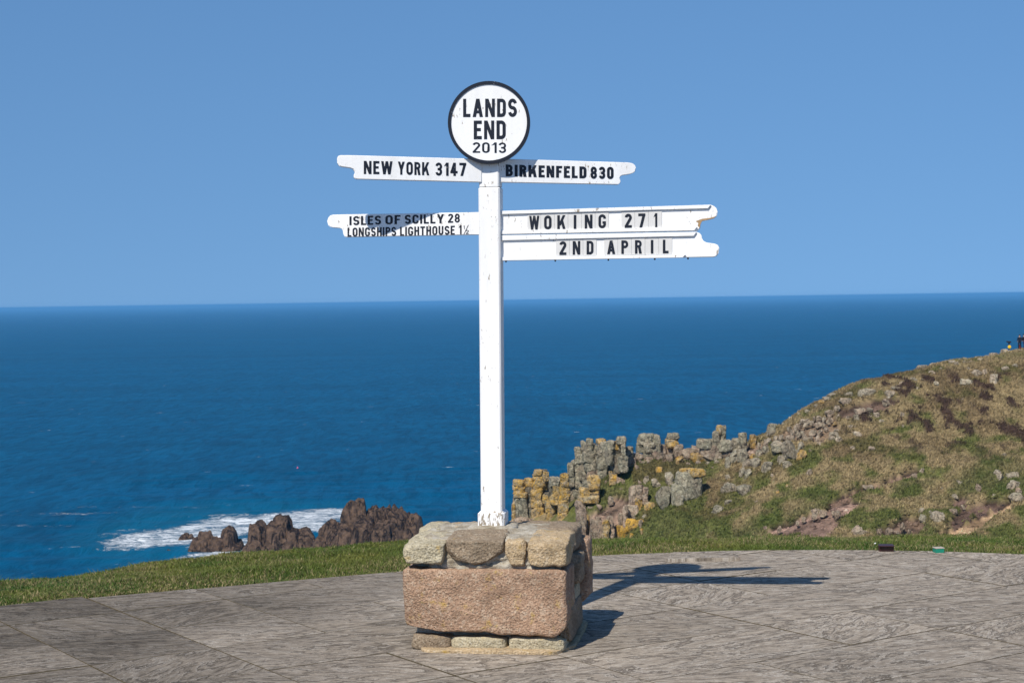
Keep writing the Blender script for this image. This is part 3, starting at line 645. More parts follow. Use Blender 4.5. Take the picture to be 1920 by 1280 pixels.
def glyph(ch, t):
    w_ = {'I': t, '1': .36, 'W': .86, 'M': .8, 'L': .44, 'E': .46, 'F': .45, 'T': .52, 'A': .62, 'Y': .6, 'N': .58, 'K': .62, 'O': .56, 'G': .56, '4': .56}.get(ch, .53)
    h = t / 2; q = []
    box = lambda x0, x1, y0, y1: q.append([(x0, y0), (x1, y0), (x1, y1), (x0, y1)])
    dg = lambda xb, xt, y0=0., y1=1., tw=t * 1.08: q.append([(xb, y0), (xb + tw, y0), (xt + tw, y1), (xt, y1)])
    tw = t * 1.08; rx = (w_ - t) / 2; c_ = w_ / 2; ry = (1 - t) / 4
    def bowl(x1, y0, y1, r_): return [(0, y1 - h)] + arc(x1 - h - r_, y1 - h - r_, r_, r_, 90, 0) + arc(x1 - h - r_, y0 + h + r_, r_, r_, 0, -90) + [(0, y0 + h)]
    R_ = min(rx, .24)
    if ch in 'I': box(0, t, 0, 1)
    elif ch in 'LEFHT':
        if ch != 'T': box(0, t, 0, 1)
        if ch in 'LE': box(0, w_, 0, t * .95)
        if ch in 'EF': box(0, w_, 1 - t * .95, 1); box(0, w_ * .88, .5 - h * .9 + .02, .5 + h * .9 + .02)
        if ch == 'H': box(w_ - t, w_, 0, 1); box(0, w_, .5 - h + .02, .5 + h + .02)
        if ch == 'T': box(0, w_, 1 - t * .95, 1); box(c_ - h, c_ + h, 0, 1)
    elif ch == 'N': box(0, t * .95, 0, 1); box(w_ - t * .95, w_, 0, 1); dg(w_ - tw, 0)
    elif ch == 'A': dg(0, c_ - tw / 2); dg(w_ - tw, c_ - tw / 2); box(w_ * .2, w_ * .8, .2, .2 + t * .85)
    elif ch == 'W': a_ = t * .98; dg(.15, 0, tw=a_); dg(.15, c_ - a_ / 2, tw=a_); dg(w_ - .15 - a_, c_ - a_ / 2, tw=a_); dg(w_ - .15 - a_, w_ - a_, tw=a_)
    elif ch == 'Y': dg(c_ - tw / 2, 0, .4, 1); dg(c_ - tw / 2, w_ - tw, .4, 1); box(c_ - h, c_ + h, 0, .44)
    elif ch == 'K': box(0, t, 0, 1); dg(t * .3, w_ - t * 1.1, .26, 1, t * 1.05); dg(w_ - t * 1.05, t * 1.25, 0, .62, t * 1.05)
    elif ch in 'O0':
        q += ribbon(arc(c_, 1 - h - rx, rx, rx, 0, 180, 14) + arc(c_, h + rx, rx, rx, 180, 360, 14), t, True)
    elif ch == 'C': q += ribbon([(w_ - h, .66)] + arc(c_, 1 - h - rx, rx, rx, 0, 180, 14) + arc(c_, h + rx, rx, rx, 180, 360, 14) + [(w_ - h, .34)], t)
    elif ch == 'G': q += ribbon([(w_ - h, .68)] + arc(c_, 1 - h - rx, rx, rx, 0, 180, 14) + arc(c_, h + rx, rx, rx, 180, 360, 14) + [(w_ - h, .5)], t); box(c_ + .02, w_, .50 - t * .85, .50)
    elif ch == 'U': q += ribbon([(h, 1)] + arc(c_, h + rx, rx, rx, 180, 360, 14) + [(w_ - h, 1)], t)
    elif ch == 'D': box(0, t, 0, 1); q += ribbon(bowl(w_, 0, 1, R_), t)
    elif ch == 'P': box(0, t, 0, 1); q += ribbon(bowl(w_, .42, 1, .17), t * .93)
    elif ch == 'R': box(0, t, 0, 1); q += ribbon(bowl(w_ - .01, .44, 1, .16), t * .93); dg(w_ - t * 1.1, w_ * .42, 0, .5, t * 1.1)
    elif ch == 'B': box(0, t, 0, 1); q += ribbon(bowl(w_ - .02, .5 - h * .9, 1, .15), t * .92); q += ribbon(bowl(w_, 0, .5 + h * .9, .17), t * .92)
    elif ch == 'S': q += ribbon(arc(c_, 1 - h - ry, rx, ry, 12, 270, 20) + arc(c_, h + ry, rx, ry, 90, -168, 20)[1:], t)
    elif ch == '8': q += ribbon(arc(c_, 1 - h - ry, rx * .93, ry, 0, 342, 19), t * .95, True); q += ribbon(arc(c_, h + ry, rx, ry, 0, 342, 19), t * .95, True)
    elif ch == '3': q += ribbon(arc(c_, 1 - h - ry, rx, ry, 168, -90, 20), t * .96); q += ribbon(arc(c_, h + ry, rx, ry, 90, -168, 20), t * .96); box(c_ - .09, c_ + .04, .5 - h * .9, .5 + h * .9)
    elif ch == '2': q += ribbon(arc(c_, 1 - h - rx, rx, rx, 172, -28, 18) + [(h * 1.25, t * .8), (h * 1.1, 0)], t); box(0, w_, 0, t * .95)
    elif ch == '1': box(w_ - t, w_, 0, 1); q.append([(0, .70), (w_ - t * .6, .84), (w_ - t * .6, 1), (w_ - t, 1)])
    elif ch == '4': box(w_ - t * 1.7, w_ - t * .7, 0, 1); box(0, w_, .2, .2 + t * .92); q.append([(0, .2 + t * .4), (t * .95, .2 + t * .4), (w_ - t * .8, 1), (w_ - t * 1.75, 1)])
    elif ch == '7': box(0, w_, 1 - t * .95, 1); dg(w_ * .16, w_ - tw, 0, 1 - t * .5)
    elif ch == '/': dg(0, .55, -.1, 1.1, t)
    return q, w_
def word_quads(txt, t=.2, gap=.13):
    x = 0; out = []
    for ch in txt:
        q, w_ = glyph(ch, t); out += [[(px + x, py) for px, py in k_] for k_ in q]; x += w_ + gap
    return out, x - gap
class Plane:
    def __init__(s, p, yaw):
        s.p = np.asarray(p, float); s.d = np.array([math.cos(yaw), math.sin(yaw), 0]); s.n = np.array([-math.sin(yaw), math.cos(yaw), 0])
    def at(s, u, v): return plane_hit(u, v, s.p, s.n)
def letters(parent, pln, words, conv_, t=.2, lift=.0012, name='lettering', org=None):
    """words: (text, x0, x1, ytop0, ybot0, ytop1, ybot1) in the pixel frame conv_ maps to the photo"""
    org = B0 if org is None else org; c_ = 0
    for wd_ in words:
        V = []; Fc = []
        txt, x0, x1, a0, b0, a1, b1 = wd_[:7]; tk_ = wd_[7] if len(wd_) > 7 else t
        BL = pln.at(*conv_(x0, b0)); BR = pln.at(*conv_(x1, b1)); TL = pln.at(*conv_(x0, a0))
        qs, tot = word_quads(txt, tk_)
        for q in qs:
            c_ += 1; o = len(V)
            for x, y in q: V.append(BL + (BR - BL) * (x / tot) + (TL - BL) * y - pln.n * (lift + 1e-5 * (c_ % 40)) - org)
            Fc.append((o, o + 1, o + 2, o + 3))
        mesh_obj(name, V, Fc, M['black'], parent)
def board(name, pln, pix, thick, mat=None, parent=None, push=0., bev=.003, extra=None):
    pts = [pln.at(u, v) - pln.n * push - B0 for u, v in pix]
    bm = bmesh.new(); vs = [bm.verts.new(p_) for p_ in pts]; f_ = bm.faces.new(vs)
    r_ = bmesh.ops.extrude_face_region(bm, geom=[f_]); nv = [g for g in r_['geom'] if isinstance(g, bmesh.types.BMVert)]
    bmesh.ops.translate(bm, verts=nv, vec=Vector(pln.n * thick)); bmesh.ops.recalc_face_normals(bm, faces=bm.faces[:])
    if bev: bmesh.ops.bevel(bm, geom=[e_ for e_ in bm.edges if len(e_.link_faces) == 2 and e_.calc_face_angle(0) > 1.2 and abs((e_.verts[0].co - e_.verts[1].co).dot(Vector(pln.n))) < .5 * thick], offset=bev, segments=2, affect='EDGES')
    me = bpy.data.meshes.new(name); bm.to_mesh(me); bm.free(); me.materials.append(mat or M['white'])
    o = bpy.data.objects.new(name, me); COL.objects.link(o); o.parent = parent or post; return o
z2 = lambda x, y: (600 + x / 6.194, 280 + y / 6.194)
z3 = lambda x, y: (920 + x / 4.2667, 280 + y / 4.2667)
z1 = lambda x, y: (820 + x / 5.816, 140 + y / 5.816)
UP, LO = R(10), R(-8)
cU = at_z(float(P(918, 325, PZ)[2])); cL = at_z(float(P(920, 430, PZ)[2]))
pU = Plane(cU - np.array([0, .042, 0]), UP); pL = Plane(cL - np.array([0, .012, 0]), LO)
ny = board('pointer_arm', pU, [z2(x, y) for x, y in ((1880, 112), (380, 69), (240, 68), (212, 78), (200, 105), (203, 160), (222, 190), (250, 204), (350, 217), (385, 232), (402, 255), (405, 275), (394, 298), (394, 325), (406, 340), (430, 348), (1880, 384))], .026)
ny['label'] = 'pointer arm lettered NEW YORK 3147'
letters(ny, pU, [('NEW', 508, 842, 135, 287, 142, 292), ('YORK', 903, 1268, 143, 294, 150, 302), ('3147', 1338, 1697, 154, 306, 162, 310)], z2, .19)
bk = board('pointer_arm', pU, [z3(x, y) for x, y in ((40, 74), (1100, 105), (1135, 112), (1156, 128), (1163, 148), (1157, 178), (1140, 192), (1115, 200), (1055, 209), (1040, 217), (1034, 230), (1040, 258), (1036, 274), (1022, 283), (40, 264))], .026)
bk['label'] = 'pointer arm lettered BIRKENFELD 830'
letters(bk, pU, [('BIRKENFELD', 120, 766, 122, 217, 138, 233), ('830', 797, 983, 138, 236, 142, 239)], z3, .22)
isl = board('pointer_arm', pL, [z2(x, y) for x, y in ((1880, 729), (150, 758), (118, 768), (95, 792), (81, 835), (95, 882), (118, 902), (145, 911), (225, 917), (250, 926), (263, 942), (270, 985), (283, 1010), (302, 1021), (1880, 992))], .026)
isl['label'] = 'pointer arm lettered ISLES OF SCILLY 28 and LONGSHIPS LIGHTHOUSE'
letters(isl, pL, [('ISLES', 342, 710, 778, 882, 771, 874), ('OF', 760, 935, 768, 872, 764, 869), ('SCILLY', 985, 1440, 762, 867, 753, 858), ('28', 1486, 1625, 750, 853, 748, 850),
                  ('LONGSHIPS', 320, 885, 911, 1014, 903, 1005), ('LIGHTHOUSE', 930, 1566, 901, 1004, 887, 990), ('1', 1608, 1645, 882, 986, 882, 986), ('1', 1662, 1680, 886, 925, 886, 925, .13), ('/', 1668, 1718, 890, 978, 888, 976, .08), ('2', 1694, 1728, 937, 982, 937, 982, .13)], z2, .18)
def slots(parent, spans, yl, yr, words):
    """spans of letter tiles: (x0, x1, letters); yl / yr: tile top and bottom at x = 100 and x = 1500"""
    fy2 = lambda x, i: yl[i] + (yr[i] - yl[i]) * (x - 100) / 1400.
    for x0, x1, txt in spans:
        n = len(txt); st = (x1 - x0) / n
        for i, ch in enumerate(txt):
            a_, b_ = x0 + st * i + 1.0, x0 + st * (i + 1) - 1.0
            o = board('letter_tile', pL, [z3(a_, fy2(a_, 0)), z3(b_, fy2(b_, 0)), z3(b_, fy2(b_, 1)), z3(a_, fy2(a_, 1))], .002, M['tile'], parent, .0026 + .0004 * (i % 3), 0)
            q, w_ = glyph(ch, .195); g0, g1 = fy2(a_, 0), fy2(a_, 1); hh = g1 - g0
            wpx = min(w_ * hh * .76, (b_ - a_) * .76); xm = (a_ + b_) / 2 + 2; b0, t0 = g1 - hh * .06, g0 + hh * .15
            if ch == '1': wpx *= .8
            sl = (fy2(b_, 1) - fy2(a_, 1)) / (b_ - a_)
            BL = pL.at(*z3(xm - wpx / 2, b0)); BR = pL.at(*z3(xm + wpx / 2, b0 + sl * wpx)); TL = pL.at(*z3(xm - wpx / 2, t0))
            bm = bmesh.new(); bm.from_mesh(o.data); c_ = 0
            for qq in q:
                c_ += 1; f_ = bm.faces.new([bm.verts.new(BL + (BR - BL) * (x / w_) + (TL - BL) * y - pL.n * (.0042 + 1e-5 * c_) - B0) for x, y in qq]); f_.material_index = 1
            bm.to_mesh(o.data); bm.free(); o.data.materials.append(M['black'])
wk = board('pointer_arm', pL, [z3(x, y) for x, y in ((40, 494), (1755, 443), (1785, 452), (1806, 472), (1815, 500), (1808, 533), (1785, 552), (1745, 562), (1690, 574), (1678, 600), (1676, 628), (1650, 655), (40, 684))], .03)
wk['label'] = 'changeable pointer arm with letter tiles reading WOKING 271'
def rail(parent, ya0, ya1, yb0, yb1, x1, x0=86):        # strip between two sloping lines, proud of the board
    return board('rail', pL, [z3(x0, ya0), z3(x1, ya1), z3(x1 - 22, yb1), z3(x0, yb0)], .012, M['white'], parent, .011, .0015)
rail(wk, 494, 444, 521, 474, 1762); rail(wk, 652, 621, 681, 651, 1652)
slots(wk, [(293, 945, 'WOKING'), (1045, 1370, '271')], (516, 656), (485, 628), None)
wa = board('bare_wood_patch', pL, [z3(x, y) for x, y in ((1640, 575), (1690, 556), (1760, 548), (1800, 536), (1785, 551), (1745, 561), (1690, 573), (1678, 600), (1672, 626), (1655, 612), (1662, 590))], .002, M['wood'], wk, .001, 0)
ap = board('pointer_arm', pL, [z3(x, y) for x, y in ((40, 689), (1645, 660), (1672, 670), (1686, 688), (1690, 712), (1702, 732), (1725, 745), (1795, 755), (1818, 766), (1828, 788), (1822, 832), (1806, 854), (1785, 862), (40, 893))], .03)
ap['label'] = 'changeable pointer arm with letter tiles reading 2ND APRIL'
rail(ap, 689, 661, 730, 694, 1648); rail(ap, 862, 842, 891, 867, 1560)
slots(ap, [(522, 848, '2ND'), (908, 1453, 'APRIL')], (722, 860), (700, 838), None)
for x in (120, 515, 940, 1312, 1578):
    p_ = pL.at(*z3(x, 893 - 27 * (x - 80) / 1700)) + pL.n * .01 - B0; V, Fc = rock((.008, .008, .012), 3, 5., 0, amp=0, seed=1); mesh_obj('screw', V + p_ - np.array([0, 0, .001]), Fc, M['black'], ap)
# disc
pD = Plane(at_z(2.4) - fy_ * (.0525 + .029), R(-2)); dc = pD.at(916.8, 229.8); rad = float(np.linalg.norm(pD.at(916.8 + 77.2, 229.8) - dc))
def ring(name, r0, r1, y0, y1, mat, parent, n=72, solid=False):
    pr = [(r0, y0), (r1, y0), (r1 + .0, y1), (r0, y1)] if not solid else None; V = []; Fc = []
    ups = np.array([0, 0, 1.])
    for i in range(n):
        a_ = 2 * math.pi * i / n; e_ = pD.d * math.cos(a_) + ups * math.sin(a_)
        for r_, y_ in pr: V.append(dc + e_ * r_ + pD.n * y_ - B0)
    for i in range(n):
        j = (i + 1) % n
        for k_ in range(4): l = (k_ + 1) % 4; Fc.append((i * 4 + k_, j * 4 + k_, j * 4 + l, i * 4 + l))
    o = mesh_obj(name, V, Fc, mat, parent); return o
V = []; Fc = []; n = 72
for y_, r_ in ((0, rad - .004), (.03, rad - .004)):
    for i in range(n): a_ = 2 * math.pi * i / n; V.append(dc + (pD.d * math.cos(a_) + np.array([0, 0, 1.]) * math.sin(a_)) * r_ + pD.n * y_ - B0)
Fc = [tuple(range(n)), tuple(range(n, 2 * n))[::-1]] + [(i, (i + 1) % n, n + (i + 1) % n, n + i) for i in range(n)]
disc = mesh_obj('name_disc', V, Fc, M['white'], post); disc['label'] = 'round white disc lettered LANDS END 2013 with a black rim'
ring('rim', rad - .0155, rad, -.005, .034, M['black'], disc)
pD2 = Plane(dc, R(-2))
letters(disc, pD2, [('LANDS', 281, 868, 265, 464, 263, 462), ('END', 397, 746, 503, 706, 502, 704), ('2013', 385, 750, 738, 852, 738, 855, .15)], z1, .185)
V, Fc = rock((.09, .05, .10), 3, 8., 0, amp=0, seed=2); mesh_obj('disc_bracket', rotz(V, YAW) + at_z(2.40) - fy_ * .03 - B0, Fc, M['white'], post)
#REST
# ------------------------------------------------------------------ rock stacks on the headland
q3 = lambda x, y: (940 + x / 3.84, 780 + y / 3.84)
_sd = [100]
def rock_obj(name, u0, v0, u1, v1, Y, tone, parent=None, org=None, n=4, k=7., cuts=5, amp=.06, dz=0., depth=None, sink=0., yaw=None, cutd=(.68, .95)):
    """a rock filling the photo box u0..u1, v0..v1 at forward distance Y; tone = (orange, pink, brightness)"""
    _sd[0] += 1; r_ = random.Random(_sd[0])
    a = P(u0, (v0 + v1) / 2, Y); b = P(u1, (v0 + v1) / 2, Y); t_ = P((u0 + u1) / 2, v0, Y); c_ = P((u0 + u1) / 2, v1, Y)
    w_ = (b - a)[0] * (1.06 if parent is None else 1.13); h_ = (t_ - c_)[2] * 1.04 + sink; d_ = depth or max(w_ * r_.uniform(.75, 1.15), min(h_, w_ * 2) * .55)
    V, Fc = rock((w_, d_, h_), n, k, cuts, cutd, amp, 1.9, _sd[0]); V = rotz(V, r_.uniform(-.28, .28) if yaw is None else yaw); V[:, 0] += V[:, 2] * r_.uniform(-.08, .08) * (parent is not None)
    ctr = np.array([(a[0] + b[0]) / 2, Y + d_ * .35 + dz, (t_[2] + c_[2] - sink) / 2])
    if parent is None:
        V[:, 0] += V[:, 2] * r_.uniform(-.5, .5) * min(1, w_ / h_ * .6); ta = r_.uniform(-.3, .3); V = np.stack([V[:, 0] * math.cos(ta) + V[:, 2] * math.sin(ta), V[:, 1], -V[:, 0] * math.sin(ta) * .7 + V[:, 2] * math.cos(ta)], 1)
    if parent is not None: o = mesh_obj(name, V, Fc, M['granite'], parent, loc=ctr - org)
    else: o = mesh_obj(name, V + np.array([0, 0, h_ / 2]), Fc, M['granite'], None, loc=ctr - np.array([0, 0, h_ / 2]))
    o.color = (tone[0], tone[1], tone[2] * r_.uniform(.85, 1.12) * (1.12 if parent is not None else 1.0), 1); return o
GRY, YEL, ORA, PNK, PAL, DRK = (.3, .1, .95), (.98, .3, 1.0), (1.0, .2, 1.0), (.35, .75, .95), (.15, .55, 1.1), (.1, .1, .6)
def stack(label, blocks, tone, Yb=None, conv_=q3, name='rock_stack', group='granite rock stacks on the headland', block='block', k=5.2, cuts=8, jitter=.5):
    bs = [(conv_(b[0], b[1]) + conv_(b[2], b[3]) + (b[4] if len(b) > 4 else tone,)) for b in blocks]
    u = sum((b[0] + b[2]) / 2 for b in bs) / len(bs); vb = max(b[3] for b in bs); ub = [b for b in bs if b[3] == vb][0]
    h_, Y = hit((ub[0] + ub[2]) / 2, vb)
    if Yb: Y = Yb
    org = P(u, vb, Y); e_ = tag(empty(name, org), label, 'rock', group)
    for b in bs:
        low = b[3] > vb - 6; cj = jitter * 1.5 * float(vnoise(np.array([(b[0] + b[2]) / 22.]), np.array([len(label) * 1.7]), 0, 5)[0])
        rock_obj(block, b[0], b[1], b[2], b[3], Y, b[4], e_, org, 8, k, cuts, .12, cj + random.uniform(-.12, .12), None, .5 if low else .22, random.uniform(-.3, .3), (.7, 1.0))
    v0 = min(b[1] for b in bs); nb_ = max(1, int((vb - v0) / 9)); 
    for i in range(nb_):
        va, vc = v0 + (vb - v0) * i / nb_, v0 + (vb - v0) * (i + 1) / nb_; vm_ = (va + vc) / 2
        ov = [b for b in bs if b[1] < vm_ - 1 and b[3] > vm_ + 1]
        if len(ov) < 1 or name != 'rock_stack': continue
        ua, uc_ = min(b[0] for b in ov), max(b[2] for b in ov); ins = (uc_ - ua) * .08 + 1
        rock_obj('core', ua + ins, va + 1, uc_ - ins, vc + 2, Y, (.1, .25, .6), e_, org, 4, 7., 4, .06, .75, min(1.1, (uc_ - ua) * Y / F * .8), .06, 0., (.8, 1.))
    return e_
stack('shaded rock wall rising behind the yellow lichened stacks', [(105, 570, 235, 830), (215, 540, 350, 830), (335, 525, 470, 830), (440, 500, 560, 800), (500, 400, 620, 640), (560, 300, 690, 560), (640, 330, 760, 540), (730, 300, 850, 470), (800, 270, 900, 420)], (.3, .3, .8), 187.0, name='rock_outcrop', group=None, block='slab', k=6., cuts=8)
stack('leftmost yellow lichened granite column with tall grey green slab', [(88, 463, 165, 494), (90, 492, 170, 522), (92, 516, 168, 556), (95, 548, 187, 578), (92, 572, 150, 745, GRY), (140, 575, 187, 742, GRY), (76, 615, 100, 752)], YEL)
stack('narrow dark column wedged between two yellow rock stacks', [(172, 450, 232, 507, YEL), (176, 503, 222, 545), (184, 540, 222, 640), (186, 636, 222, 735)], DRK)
stack('tallest yellow lichened rock stack, seven blocks high, near cliff end', [(235, 388, 296, 420), (232, 416, 302, 452), (298, 396, 340, 452), (230, 448, 337, 522), (220, 515, 308, 600), (222, 596, 302, 660), (222, 655, 302, 724)], YEL)
stack('tumbled orange crowned stack between the two tallest yellow columns', [(345, 440, 425, 492, GRY), (345, 486, 398, 565, DRK), (372, 495, 418, 572, ORA), (300, 568, 347, 622), (355, 562, 432, 625, ORA), (325, 618, 394, 690), (322, 684, 392, 742)], YEL)
stack('slim yellow stack at the foot of the tall grey tower', [(427, 413, 484, 472), (428, 465, 484, 498), (428, 490, 489, 588), (412, 570, 490, 610, ORA), (412, 602, 482, 688), (410, 682, 474, 737)], YEL)
stack('low pink and yellow blocks along the bottom of the cliff end', [(60, 755, 120, 800), (100, 730, 197, 795), (193, 735, 242, 790), (238, 725, 312, 795), (312, 740, 402, 795, YEL), (408, 745, 462, 790), (470, 730, 510, 780, ORA)], PNK, jitter=.8)
stack('squat yellow stack with pale slanting top on green slope', [(625, 425, 707, 517), (570, 512, 634, 592), (635, 510, 705, 568), (568, 562, 702, 618), (538, 608, 607, 708, PNK), (588, 468, 632, 516, GRY)], YEL)
stack('broad grey granite tower, tallest mass at the skyline left', [(610, 158, 657, 192), (575, 175, 610, 242), (600, 188, 652, 250), (530, 225, 577, 278), (538, 270, 602, 332), (588, 245, 667, 325), (513, 322, 590, 405), (598, 303, 677, 388), (608, 380, 677, 442, PNK), (668, 343, 707, 418, PNK), (480, 338, 522, 424), (484, 412, 532, 484), (515, 398, 572, 444), (500, 436, 562, 498), (562, 393, 612, 454), (538, 436, 602, 500), (650, 205, 692, 262), (653, 255, 692, 350)], GRY, jitter=1.)
stack('round capped grey column beside the broad tower', [(690, 160, 747, 188, ORA), (692, 180, 768, 248), (694, 244, 727, 288), (724, 246, 762, 288), (690, 284, 762, 332), (694, 326, 759, 372), (697, 366, 757, 420)], GRY)
stack('leaning grey pillars with yellow foot blocks right of the towers', [(765, 180, 826, 228), (758, 224, 807, 340), (835, 148, 894, 192), (865, 186, 894, 300), (810, 185, 867, 238, YEL), (803, 232, 867, 285), (798, 278, 858, 402), (846, 282, 906, 348), (848, 343, 906, 392), (783, 398, 832, 468, YEL), (783, 463, 830, 515, YEL)], GRY, jitter=.9)
stack('small grey knob between leaning pillars and layered crag', [(898, 218, 947, 252), (898, 246, 947, 292), (904, 286, 962, 350, PNK)], GRY)
stack('layered grey crag with flat square shoulder on the skyline', [(1000, 130, 1102, 196), (1093, 138, 1142, 262), (983, 155, 1032, 198), (973, 193, 1037, 255), (1030, 188, 1107, 218), (1028, 214, 1112, 252), (1018, 247, 1097, 300)], GRY)
stack('single upright square block balanced on the skyline ridge', [(1195, 123, 1273, 166), (1190, 161, 1270, 216, YEL), (1125, 213, 1192, 285, PNK), (1188, 214, 1242, 285, PNK), (1238, 200, 1305, 270, PNK)], GRY)
stack('chimney shaped block pile on a flat slab at the skyline', [(1552, 66, 1586, 120, YEL), (1582, 66, 1619, 120), (1524, 110, 1566, 174), (1562, 112, 1619, 174), (1413, 166, 1512, 222), (1503, 170, 1575, 255), (1565, 172, 1657, 255), (1440, 205, 1560, 290, PNK), (1540, 240, 1660, 300, PNK)], GRY)
stack('low stepped grey rocks right of the chimney shaped pile', [(1718, 123, 1772, 192), (1666, 163, 1722, 240), (1713, 185, 1768, 245)], GRY)
stack('tiny yellow brown post of rock on the ridge', [(1792, 133, 1829, 200, YEL)], GRY)
stack('vertically ribbed tan cliff face above the lawn', [(548, 712, 617, 930), (612, 728, 640, 930, YEL), (632, 735, 668, 930), (664, 742, 692, 930), (686, 718, 722, 930), (722, 735, 768, 930, YEL), (762, 713, 802, 930), (796, 788, 852, 930, PNK), (742, 798, 805, 930, PNK), (845, 700, 880, 900, PNK), (872, 640, 905, 800, PNK)], (.42, .75, .9), 174.6, name='cliff_face', group=None, block='rib', k=7., cuts=7, jitter=1.2)
stack('bright orange lichened slabs at the foot of the grassy slope', [(838, 790, 922, 875), (898, 738, 967, 820), (958, 738, 1022, 798), (1018, 708, 1092, 800, GRY), (1078, 688, 1142, 748, GRY)], (1.25, .1, 1.05), name='rock_outcrop', group=None, block='slab')
stack('large grey lichened outcrop with smooth round boulder on the slope', [(1265, 403, 1360, 590), (1340, 405, 1442, 585), (1290, 380, 1372, 432, YEL), (1358, 374, 1462, 425, ORA), (1228, 490, 1272, 610), (1255, 540, 1310, 630)], (.1, .05, 1.0), name='rock_outcrop', group=None, block='slab')
stack('pale broken rocks with orange tops beside the gully', [(925, 508, 967, 630), (962, 503, 1024, 592), (958, 583, 1012, 660, ORA), (1018, 520, 1057, 625), (1033, 622, 1107, 680, ORA), (983, 662, 1040, 720, ORA), (1035, 665, 1085, 722, ORA), (905, 638, 988, 745, PAL)], PNK, name='rock_outcrop', group=None, block='slab')
# ------------------------------------------------------------------ single boulders
BLD = []
def boulders(conv_, items, tone=PAL):
    for it in items:
        u0, v0 = conv_(it[0], it[1]); u1, v1 = conv_(it[2], it[3]); tn = it[4] if len(it) > 4 else tone
        h_, Y = hit((u0 + u1) / 2, v1)
        if u0 > 1440 and v1 - np.interp((u0 + u1) / 2, [q_[0] for q_ in RIDGE[::-1]], [q_[1] for q_ in RIDGE[::-1]]) < 14: v0 += .32 * (v1 - v0)
        gp_ = P((u0 + u1) / 2, v1, Y); gap = (gp_[2] - float(hgt(np.array([gp_[0]]), np.array([gp_[1]]))[0])) * F / Y        # never hover over the ground
        if gap > 0: v0 += gap; v1 += gap
        o = rock_obj('boulder', u0, v0, u1, v1, Y, tn, n=5, k=3.6, cuts=12, amp=.16, sink=.3, cutd=(.42, .85))
        BLD.append((o, (u0 + u1) / 2, v1, (u1 - u0), (v1 - v0), tn))
GB = (.3, .25, 1.05); OB = (1.0, .5, 1.); WH = (.1, .35, 1.3)
boulders(q3, [(1300, 225, 1387, 290), (1385, 205, 1472, 268), (1368, 250, 1482, 338, OB), (1480, 233, 1582, 328, (.6, .5, .95)), (1103, 265, 1182, 318), (948, 270, 1022, 330), (1018, 290, 1092, 332), (1178, 265, 1252, 326), (1250, 290, 1312, 344, OB), (1088, 240, 1132, 298),
               (1108, 518, 1242, 664, (.05, .05, .95)), (1183, 405, 1257, 494, WH), (1068, 440, 1157, 524, WH), (1023, 432, 1072, 489, WH), (988, 460, 1017, 498), (768, 570, 812, 625), (963, 350, 992, 398), (1108, 365, 1167, 408, OB), (748, 460, 767, 487), (693, 630, 730, 663), (603, 640, 677, 676, WH),
               (520, 500, 548, 560, GRY), (548, 520, 578, 600, GRY), (830, 440, 870, 480), (865, 450, 905, 490), (850, 510, 885, 530), (1590, 480, 1690, 550, GB), (980, 320, 1030, 345), (1050, 318, 1100, 340), (1330, 330, 1370, 350), (1400, 322, 1440, 345), (990, 745, 1020, 800, (.3, .6, 1.1)), (1000, 805, 1030, 850, OB), (920, 845, 960, 875, OB)], PNK)
z7 = lambda x, y: (1220 + x / 7.527, 840 + y / 7.527)
boulders(z7, [(1028, 128, 1152, 294), (1100, 30, 1240, 215), (1220, 25, 1372, 205), (1290, 170, 1420, 285), (1410, 150, 1562, 280), (1255, 280, 1340, 425), (1335, 285, 1422, 420), (1400, 80, 1472, 155, OB), (1480, 15, 1572, 115), (1005, 488, 1182, 625), (1190, 510, 1400, 592), (1235, 530, 1470, 650), (883, 790, 1012, 914), (1058, 365, 1142, 434, WH), (898, 160, 962, 225), (778, 180, 832, 235), (1020, 730, 1160, 790), (410, 720, 460, 790, PNK), (850, 260, 900, 290, PNK), (700, 300, 830, 340)], GB)
zA = lambda x, y: (1400 + x / 7.11, 720 + y / 7.11)
boulders(zA, [(335, 770, 502, 955), (488, 760, 672, 1025), (678, 768, 752, 895), (408, 940, 502, 1068), (598, 878, 702, 1004), (690, 863, 807, 1004, OB), (468, 1018, 627, 1114, WH), (208, 1028, 342, 1174), (0, 980, 202, 1064), (128, 868, 212, 964, WH), (208, 828, 302, 934), (40, 928, 107, 1004, OB), (238, 718, 347, 804, PAL), (143, 773, 192, 828, WH),
              (253, 538, 392, 690), (300, 513, 462, 580), (468, 478, 532, 545), (548, 408, 627, 465), (678, 353, 737, 415), (778, 318, 852, 375), (898, 253, 962, 305), (968, 188, 1082, 255, OB), (1028, 153, 1172, 200), (1063, 108, 1252, 160), (1318, 68, 1432, 155), (1500, 58, 1702, 155)], GB)
